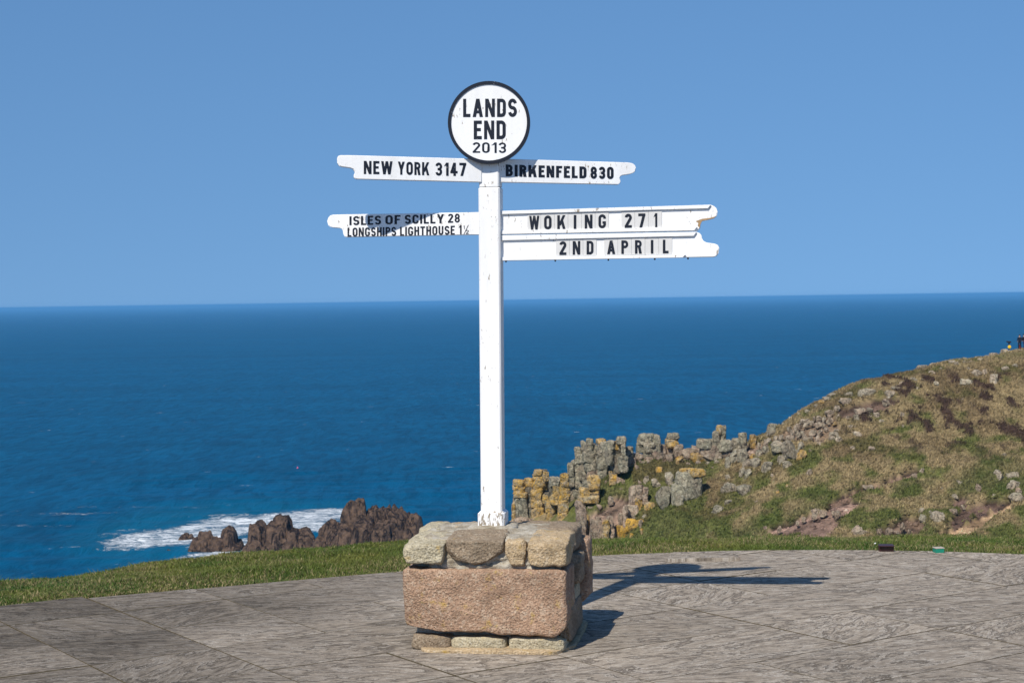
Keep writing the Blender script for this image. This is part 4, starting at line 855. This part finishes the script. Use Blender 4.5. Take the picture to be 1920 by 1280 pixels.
boulders(zA, [(1220, 188, 1422, 265), (1153, 288, 1262, 335), (1048, 348, 1182, 395), (1438, 318, 1602, 375), (1423, 393, 1507, 495), (1618, 308, 1692, 375), (1698, 378, 1792, 440), (1623, 393, 1682, 445), (638, 528, 712, 605), (698, 468, 772, 535), (778, 458, 862, 505), (918, 498, 1002, 555), (928, 418, 1002, 465), (1008, 438, 1062, 485), (1078, 393, 1142, 435), (758, 508, 832, 555), (818, 488, 902, 535), (578, 608, 652, 675), (658, 638, 722, 695),
              (723, 618, 772, 655), (838, 608, 932, 655), (953, 598, 1022, 665), (1038, 573, 1102, 604), (528, 688, 642, 755), (738, 678, 817, 765), (818, 678, 892, 735), (908, 688, 977, 765), (1093, 638, 1237, 705), (1098, 688, 1182, 745), (1188, 698, 1287, 765), (888, 763, 1072, 799), (1353, 538, 1417, 605), (1428, 548, 1477, 585), (1418, 628, 1562, 705, WH), (348, 688, 432, 745), (428, 678, 522, 735), (818, 853, 882, 905), (798, 1138, 882, 1215), (1628, 828, 1722, 885), (1388, 828, 1452, 875),
              (1060, 470, 1110, 510), (1110, 440, 1160, 480), (1150, 500, 1200, 530, OB), (1000, 500, 1050, 540), (1330, 420, 1380, 470), (960, 420, 990, 450), (1200, 400, 1245, 440), (1170, 600, 1240, 625), (540, 560, 600, 600), (880, 430, 930, 470), (310, 1190, 370, 1250)], PAL)
zB = lambda x, y: (1640 + x / 6.857, 640 + y / 6.857)
boulders(zB, [(558, 238, 677, 295), (713, 218, 792, 265), (638, 283, 722, 335), (898, 198, 952, 235), (943, 223, 1042, 285), (1008, 238, 1122, 305), (1128, 228, 1182, 275), (1178, 238, 1272, 270), (1078, 188, 1112, 220), (1128, 173, 1202, 220), (1218, 148, 1262, 185), (1268, 138, 1322, 170), (1328, 138, 1372, 165), (1398, 158, 1502, 200), (1328, 198, 1402, 245), (1438, 203, 1497, 235), (1480, 50, 1602, 115), (1618, 40, 1722, 110), (1248, 363, 1422, 435), (1388, 358, 1467, 425),
              (1478, 423, 1602, 550, WH), (1103, 478, 1292, 550, WH), (1648, 318, 1737, 370), (1783, 288, 1842, 335), (1178, 328, 1232, 365), (768, 513, 832, 575, WH), (503, 578, 602, 625), (458, 458, 552, 510), (588, 473, 667, 515), (268, 418, 332, 480), (308, 513, 372, 550), (218, 563, 402, 610), (133, 628, 262, 700), (113, 738, 202, 805), (843, 318, 882, 355), (698, 363, 792, 405), (718, 398, 792, 435), (318, 913, 382, 970), (0, 918, 72, 975), (63, 1003, 127, 1055), (343, 1073, 387, 1110, WH), (863, 713, 912, 745), (1093, 728, 1152, 765), (1533, 383, 1602, 425), (118, 373, 227, 410), (800, 225, 850, 250), (850, 220, 900, 250), (1000, 205, 1050, 235), (700, 235, 720, 265), (1500, 175, 1580, 205), (930, 315, 1000, 340), (1720, 85, 1780, 112), (1800, 88, 1850, 118), (1850, 95, 1915, 125)], (.15, .45, 1.12))
zC = lambda x, y: (1660 + x / 7.11, 840 + y / 7.11)
boulders(zC, [(1438, 298, 1572, 375), (1473, 343, 1587, 435), (1628, 308, 1782, 400), (1618, 428, 1802, 545), (1668, 578, 1849, 715), (1728, 528, 1849, 605, PNK), (1213, 468, 1282, 585, PNK), (1428, 588, 1482, 645), (638, 828, 832, 975, WH), (458, 878, 557, 945), (458, 788, 532, 855), (588, 828, 632, 870), (898, 613, 992, 660), (858, 798, 967, 860, PNK), (958, 438, 1062, 485), (463, 268, 517, 340, WH), (338, 333, 427, 405, PNK), (1553, 63, 1632, 115), (10, 1068, 102, 1145, PNK), (108, 1078, 192, 1135, PNK), (198, 998, 272, 1095, PNK), (298, 1083, 352, 1125, PNK), (1020, 750, 1070, 790), (730, 520, 770, 550)], (.2, .3, 1.1))
zD = lambda x, y: (1400 + x / 7.385, 880 + y / 7.385)
boulders(zD, [(903, 583, 1002, 665), (1013, 553, 1122, 620), (763, 653, 822, 700), (673, 698, 732, 745), (888, 533, 1022, 580), (1463, 798, 1622, 895), (1568, 848, 1677, 890), (1798, 798, 1892, 885, PNK), (1180, 570, 1230, 610), (235, 785, 300, 830, PNK), (430, 780, 490, 850, PNK), (1600, 215, 1770, 270), (410, 275, 455, 330, OB), (535, 200, 575, 240, OB), (110, 430, 160, 465, PNK), (1220, 560, 1310, 660, PNK)], (.08, .6, 1.15))

ORD = ['leftmost', 'second from left', 'third from left', 'fourth from left', 'fifth from left', 'sixth from left', 'seventh from left', 'eighth from left', 'ninth from left', 'tenth from left', 'eleventh from left', 'twelfth from left', 'thirteenth from left', 'fourteenth from left', 'fifteenth from left', 'sixteenth from left', 'seventeenth from left', 'eighteenth from left', 'nineteenth from left', 'twentieth from left', 'twentyfirst from left', 'twentysecond from left', 'twentythird from left', 'twentyfourth from left', 'twentyfifth from left', 'twentysixth from left', 'twentyseventh from left', 'twentyeighth from left']
def label_boulders():
    rid = sorted((u, v) for u, v, z in RIDGE); gr = {}
    for o, u, v, w_, h_, tn in BLD:
        size = 'large' if w_ * h_ > 420 else 'medium' if w_ * h_ > 130 else 'small'
        shp = 'flat' if w_ > 2.3 * h_ else 'upright' if h_ > 1.05 * w_ else 'blocky'
        cl_ = 'orange' if tn[0] > .9 else 'ochre' if tn[0] > .55 else 'pinkish' if tn[1] > .7 else 'whitish' if tn[2] > 1.2 else 'grey' if tn[1] < .4 else 'pale'
        edge = v - np.interp(u, [r_[0] for r_ in rid], [r_[1] for r_ in rid])
        if u < 1345: where = 'among the skyline rock stacks' if v < 872 else 'on the green slope below the rock stacks' if v < 935 else 'by the gully above the lawn'
        elif edge < 14: where = 'on the skyline by the telescope' if u > 1840 else 'on the skyline left of the telescope' if u > 1640 else 'on the lower skyline of the hill'
        elif u > 1640 and v < 735: where = 'just below the hilltop'
        elif u > 1620 and v < 850: where = 'among the dark heather patches'
        elif v > 955 and u < 1640: where = 'in the pink earth scar above the lawn'
        elif v > 930: where = 'by the tan earth scar above the lawn'
        elif v > 860: where = 'on the lower grassy hillside'
        elif v > 815: where = 'around the big grey outcrop'
        else: where = 'in the stony field left of the heather'
        gr.setdefault((size, cl_, shp, where), []).append((u, o))
    for (size, cl_, shp, where), L in gr.items():
        L.sort(key=lambda t_: t_[0])
        for i, (u, o) in enumerate(L):
            tag(o, (ORD[i] + ' ' if len(L) > 1 else '') + f'{size} {shp} {cl_} boulder {where}', 'boulder', 'boulders strewn over the headland')
label_boulders()
# ------------------------------------------------------------------ rocks in the sea
def sea_rock(label, prof, Y, dep, cell=3., seed=0):
    """rock mass whose skyline follows prof [(u, v), ...]: jointed, tilted blocks with deep fissures between"""
    r_ = np.random.default_rng(seed); us = np.array([p[0] for p in prof], float); xs = np.array([P(u, 1000, Y)[0] for u in us]); hs_ = np.array([P(u, v, Y)[2] - SEA for u, v in prof])
    x0, x1 = xs[0] - .6, xs[-1] + .6; st = max(.12, min(.26, (x1 - x0) / 60)); bk = dep * .6
    gx = np.arange(x0, x1 + st, st); gy = np.arange(-dep, bk + st, st * 1.3); gX, gY = np.meshgrid(gx, gy, indexing='ij'); gX = gX.ravel(); gY = gY.ravel()
    wx = gX + .55 * cell * .4 * fbm(gX / cell, gY / cell, 0, 2, seed + 5); wy = gY + .55 * cell * .4 * fbm(gX / cell, gY / cell, 0, 2, seed + 9)
    H = lambda x: np.interp(x, xs, hs_, left=-1., right=-1.)
    pf = lambda y: np.where(y < 0, np.clip(1 + y / dep, 0, 1) ** .62, np.clip(1 - y / bk, 0, 1) ** .5)
    nx_ = int((x1 - x0) / cell) + 2; ny_ = int((dep + bk) / (cell * 1.15)) + 2
    c_ = np.array([(x0 + (i + .5 * (j % 2) + r_.uniform(-.35, .35)) * cell, -dep + (j + r_.uniform(-.35, .35)) * cell * 1.15) for i in range(nx_) for j in range(ny_)])
    d = np.hypot(wx[:, None] - c_[None, :, 0], (wy[:, None] - c_[None, :, 1]) * .85); o2 = np.argsort(d, 1)[:, :2]; k = o2[:, 0]; ar = np.arange(len(d)); f1 = d[ar, k]; f2 = d[ar, o2[:, 1]]
    cz_ = H(c_[:, 0]) * pf(c_[:, 1]) * r_.uniform(.86, 1.1, len(c_)); tx_ = r_.uniform(-.45, .45, len(c_)); ty_ = r_.uniform(-.1, .9, len(c_))
    base = H(gX) * pf(gY); z = cz_[k] + (gX - c_[k, 0]) * tx_[k] + (gY - c_[k, 1]) * ty_[k]
    z = .72 * z + .28 * base; z = np.minimum(z, H(gX) * np.clip(pf(gY) * 1.25, 0, 1) + .1)
    gr_ = np.clip(1 - (f2 - f1) / (.2 * cell), 0, 1); z = z - gr_ ** 2 * .42 * np.clip(base, 0, 6) * r_.uniform(.3, 1., len(c_))[k]
    z = z + .11 * cell * fbm(gX / .9, gY / 1.3, 0, 4, seed + 20) - .4; z = np.maximum(z, -2.)
    um = (x0 + x1) / 2; V = np.stack([gX - um, gY, z], 1)
    ob = fast_mesh('sea_rock', V, grid_faces(len(gx), len(gy)), M['searock'], 4); ob.location = (um, Y, SEA)
    return tag(ob, label, 'rock', 'rocks in the surf')
YR = lambda v: F * 61.65 / (v - 569.)
sea_rock('largest brown sea rock, pale topped, right of the surf', [(588, 1005), (600, 985), (620, 972), (640, 958), (645, 950), (652, 940), (672, 934), (685, 933), (690, 944), (700, 936), (712, 938), (722, 950), (730, 944), (745, 946), (758, 955), (765, 961), (782, 962), (794, 964), (805, 980), (814, 1012)], YR(1040), 13, 5.2, 1)
sea_rock('middle brown sea rock with two blunt peaks', [(452, 1034), (460, 1018), (468, 1005), (472, 965), (480, 957), (490, 957), (500, 968), (507, 972), (510, 960), (530, 957), (542, 960), (545, 968), (560, 975), (575, 985), (585, 992), (596, 1005), (604, 1012)], YR(1034), 8, 4.0, 12)
sea_rock('stepped brown sea rock at the left of the surf', [(355, 1030), (362, 1005), (370, 995), (380, 992), (386, 983), (400, 980), (405, 992), (412, 1000), (418, 985), (430, 979), (440, 985), (448, 998), (454, 1012), (458, 1022)], YR(1030), 5.5, 3.2, 3)
sea_rock('small brown sea rock alone in the white foam', [(336, 1006), (341, 999), (350, 993), (358, 995), (364, 1004)], YR(1008), 2, 1.4, 4)
sea_rock('tiny brown rock nearest the lawn edge', [(309, 1031), (314, 1023), (318, 1022), (323, 1030)], YR(1032), 1.2, .9, 5)

# ------------------------------------------------------------------ small things
def P_ground(u, v, z=0.): return plane_hit(u, v, np.array([0, 0, z]), np.array([0, 0, 1.]))
def bx(V, Fc, c_, s_, bev=0.):
    o_ = len(V); q, f_ = cube_topo(1); V += [tuple(np.array(c_) + p_ * np.array(s_) / 2) for p_ in q]; Fc += [tuple(i + o_ for i in k_) for k_ in f_]
def part(name, parent, boxes, mat):
    V = []; Fc = []
    for c_, s_ in boxes: bx(V, Fc, c_, s_)
    return mesh_obj(name, V, Fc, mat, parent)
brown = m_plain('brown_enamel', (.045, .014, .014), .45, .4, .1, .3, 30); lens = m_plain('dark_glass', (.02, .008, .009), .15, .5, 0, .2, 10)
green = m_plain('green_enamel', (.01, .21, .135), .45, .4, .1, .25, 30); greyp = m_plain('weathered_grey', (.42, .36, .30), .8, .3, .2, .2, 40)
b0 = P_ground(1663, 1034); fl = tag(empty('utility_box', b0, R(-6)), 'small dark brown box at the far edge of the paving', 'box')
part('housing', fl, [((0, .05, .017), (.088, .07, .034))], brown); part('lid', fl, [((0, .04, .0365), (.094, .09, .005))], brown)
part('front_panel', fl, [((0, .0135, .017), (.076, .004, .022))], lens)
for x in (-.046, .046): part('side_plate', fl, [((x, .05, .016), (.004, .03, .032))], brown)
b1 = P_ground(1763, 1036); gb = tag(empty('utility_box', b1, R(8)), 'small bright green box with a grey lid at the lawn edge', 'box')
part('box', gb, [((0, .03, .014), (.056, .05, .028))], green); part('lid', gb, [((0, .03, .0295), (.06, .054, .005))], greyp)
for x in (-.022, .022): part('screw', gb, [((x, .012, .0335), (.006, .006, .003))], greyp)
V, Fc = rock((.014, .014, .010), 4, 3., 4, amp=.1, seed=77); o = mesh_obj('pebble', V, Fc, M['tile'], None, True, P(1641, 1021, 11.2) + np.array([0, 0, .01])); tag(o, 'tiny white pebble in the grass left of the brown box', 'pebble')
# buoy
pk = m_plain('pink_buoy', (.75, .12, .22), .4, .4, 0, .1, 5)
bp = plane_hit(558, 878, np.array([0, 0, SEA + .2]), np.array([0, 0, 1.])); by_ = tag(empty('buoy', bp), 'tiny pink buoy floating on the open blue sea', 'buoy')
V, Fc = rock((.6, .6, .6), 8, 2., 0, amp=0, seed=3); mesh_obj('float', V + np.array([0, 0, .2]), Fc, pk, by_, True)
part('ring', by_, [((0, 0, .72), (.18, .06, .2))], pk)
# people on the hilltop
navy = m_plain('dark_cloth', (.012, .013, .02), .9, .2, .1, .3, 8); red = m_plain('red_bag', (.30, .045, .03), .8, .2, .1, .3, 8); skin = m_plain('skin', (.45, .28, .2), .6, .3, 0, .08, 12)
blue = m_plain('blue_trousers', (.02, .035, .09), .9, .2, .1, .3, 8); hair = m_plain('dark_hair', (.02, .014, .01), .7, .3, 0, .3, 20)
def skinned(name, verts, edges, rad_, mat, parent=None, loc=None, sub=1):
    me = bpy.data.meshes.new(name); me.from_pydata(verts, edges, []); me.update(); o = bpy.data.objects.new(name, me); COL.objects.link(o)
    sm = o.modifiers.new('skin', 'SKIN'); ss = o.modifiers.new('sub', 'SUBSURF'); ss.levels = sub; ss.render_levels = sub
    if not me.skin_vertices:
        bpy.context.view_layer.objects.active = o; bpy.ops.mesh.customdata_skin_add() if bpy.ops.mesh.customdata_skin_add.poll() else None
    for i, sv in enumerate(me.skin_vertices[0].data): r_ = rad_[i]; sv.radius = r_ if isinstance(r_, tuple) else (r_, r_); sv.use_root = (i == 0)
    bpy.context.view_layer.update(); dg = bpy.context.evaluated_depsgraph_get(); m2 = bpy.data.meshes.new_from_object(o.evaluated_get(dg)); bpy.data.objects.remove(o)
    m2.materials.clear(); m2.materials.append(mat); m2.shade_smooth(); m2.name = name; o = bpy.data.objects.new(name, m2); COL.objects.link(o); o.parent = parent
    if loc is not None: o.location = tuple(loc)
    return o
def person(label, u, v, top_cloth, legs, bag, rz, stride=.1):
    h_, Y = hit(u, v); loc = P(u, v, Y); loc[2] = float(hgt(np.array([loc[0]]), np.array([loc[1]]))[0]); e_ = tag(empty('person', loc, rz), label, 'person', 'people on the hilltop path')
    s_ = stride
    vs = [(0, 0, .95), (0, 0, 1.15), (0, 0, 1.38), (0, 0, 1.48), (0, .01, 1.60), (0, .01, 1.72),
          (.17, 0, 1.40), (.24, -.02, 1.14), (.22, .12, .92), (-.17, 0, 1.40), (-.24, .02, 1.14), (-.21, .16, .96),
          (.10, 0, .90), (.11, s_ + .03, .50), (.12, s_, .08), (.12, s_ + .16, .04), (-.10, 0, .90), (-.11, -s_ + .03, .50), (-.12, -s_, .08), (-.12, -s_ + .16, .04)]
    ed = [(0, 1), (1, 2), (2, 3), (3, 4), (4, 5), (2, 6), (6, 7), (7, 8), (2, 9), (9, 10), (10, 11), (0, 12), (12, 13), (13, 14), (14, 15), (0, 16), (16, 17), (17, 18), (18, 19)]
    rd = [(.17, .12), (.16, .11), (.18, .11), .06, (.085, .1), (.07, .08), .07, .055, .045, .07, .055, .045, .10, .075, .055, .04, .10, .075, .055, .04]
    b_ = skinned('body', vs, ed, rd, top_cloth, e_)
    me = b_.data; me.materials.append(legs); me.materials.append(skin)
    for p_ in me.polygons:
        z = p_.center.z; p_.material_index = 1 if z < .92 and abs(p_.center.x) < .2 else 2 if (z > 1.47 or (z < 1.0 and abs(p_.center.x) > .2)) else 0
    V, Fc = rock((.19, .22, .16), 5, 2.4, 0, amp=.03, seed=9); mesh_obj('hair', V + np.array([0, -.01, 1.70]), Fc, hair, e_, True)
    if bag:
        b2 = tag(empty('rucksack', np.array(loc) + rotz(np.array([[.0, -.25, .25]]), rz)[0], rz), 'rust red rucksack standing at the feet of the nearer hilltop walker', 'bag')
        V, Fc = rock((.34, .24, .5), 6, 4., 2, amp=.04, seed=12); mesh_obj('pack', V, Fc, red, b2, True); V, Fc = rock((.3, .22, .12), 5, 4., 2, amp=.04, seed=13); mesh_obj('lid', V + np.array([0, 0, .28]), Fc, red, b2, True)
        for x in (-.1, .1): part('strap', b2, [((x, .135, 0), (.05, .03, .4))], navy)
    return e_
person('walker in dark jacket on the hilltop, standing clear of the frame edge', 1912, 656, navy, navy, True, R(160))
person('walker in dark jacket and blue trousers cut by the right frame edge', 1920, 655, navy, blue, False, R(200), .14)
h_, Y = hit(1892, 652); yl = m_plain('yellow_plate', (.80, .50, .01), .5, .4, 0, .05, 5); bl = m_plain('black_metal', (.01, .011, .018), .5, .4, 0, .2, 10)
tl = tag(empty('viewing_telescope', np.array([h_[0], h_[1], float(hgt(np.array([h_[0]]), np.array([h_[1]]))[0])])), 'black viewing telescope with round yellow plate on the hilltop', 'telescope')
skinned('stand', [(0, 0, -.1), (0, 0, .4), (0, 0, .8), (0, 0, 1.1)], [(0, 1), (1, 2), (2, 3)], [.09, .06, .05, .07], bl, tl)
V, Fc = rock((.4, .06, .4), 10, 2., 0, amp=0, seed=4); V[:, 1] *= 1; mesh_obj('yellow_plate', V + np.array([.02, -.09, .62]), Fc, yl, tl, True)
skinned('barrel', [(-.36, 0, 1.27), (-.1, 0, 1.2), (.15, 0, 1.18), (.3, 0, 1.18)], [(0, 1), (1, 2), (2, 3)], [.06, .1, .1, .06], bl, tl)
part('yoke', tl, [((-.0, 0, 1.1), (.16, .16, .14))], bl)

# ------------------------------------------------------------------ sea haze
hz = NT('sea_haze'); hz.t.nodes.remove(hz.b); pv = hz.n('ShaderNodeVolumePrincipled'); pv.inputs['Color'].default_value = (.17, .52, .95, 1); pv.inputs['Density'].default_value = 8e-5; pv.inputs['Anisotropy'].default_value = 0.
hz.l(pv.outputs[0], hz.out.inputs['Volume'])
V = []; Fc = []; bx(V, Fc, (0, 78500, (SEA - 20 + 4) / 2), (300000, 180000, 4 - (SEA - 20)))
haze = mesh_obj('haze', V, Fc, hz.m); stuff(haze)
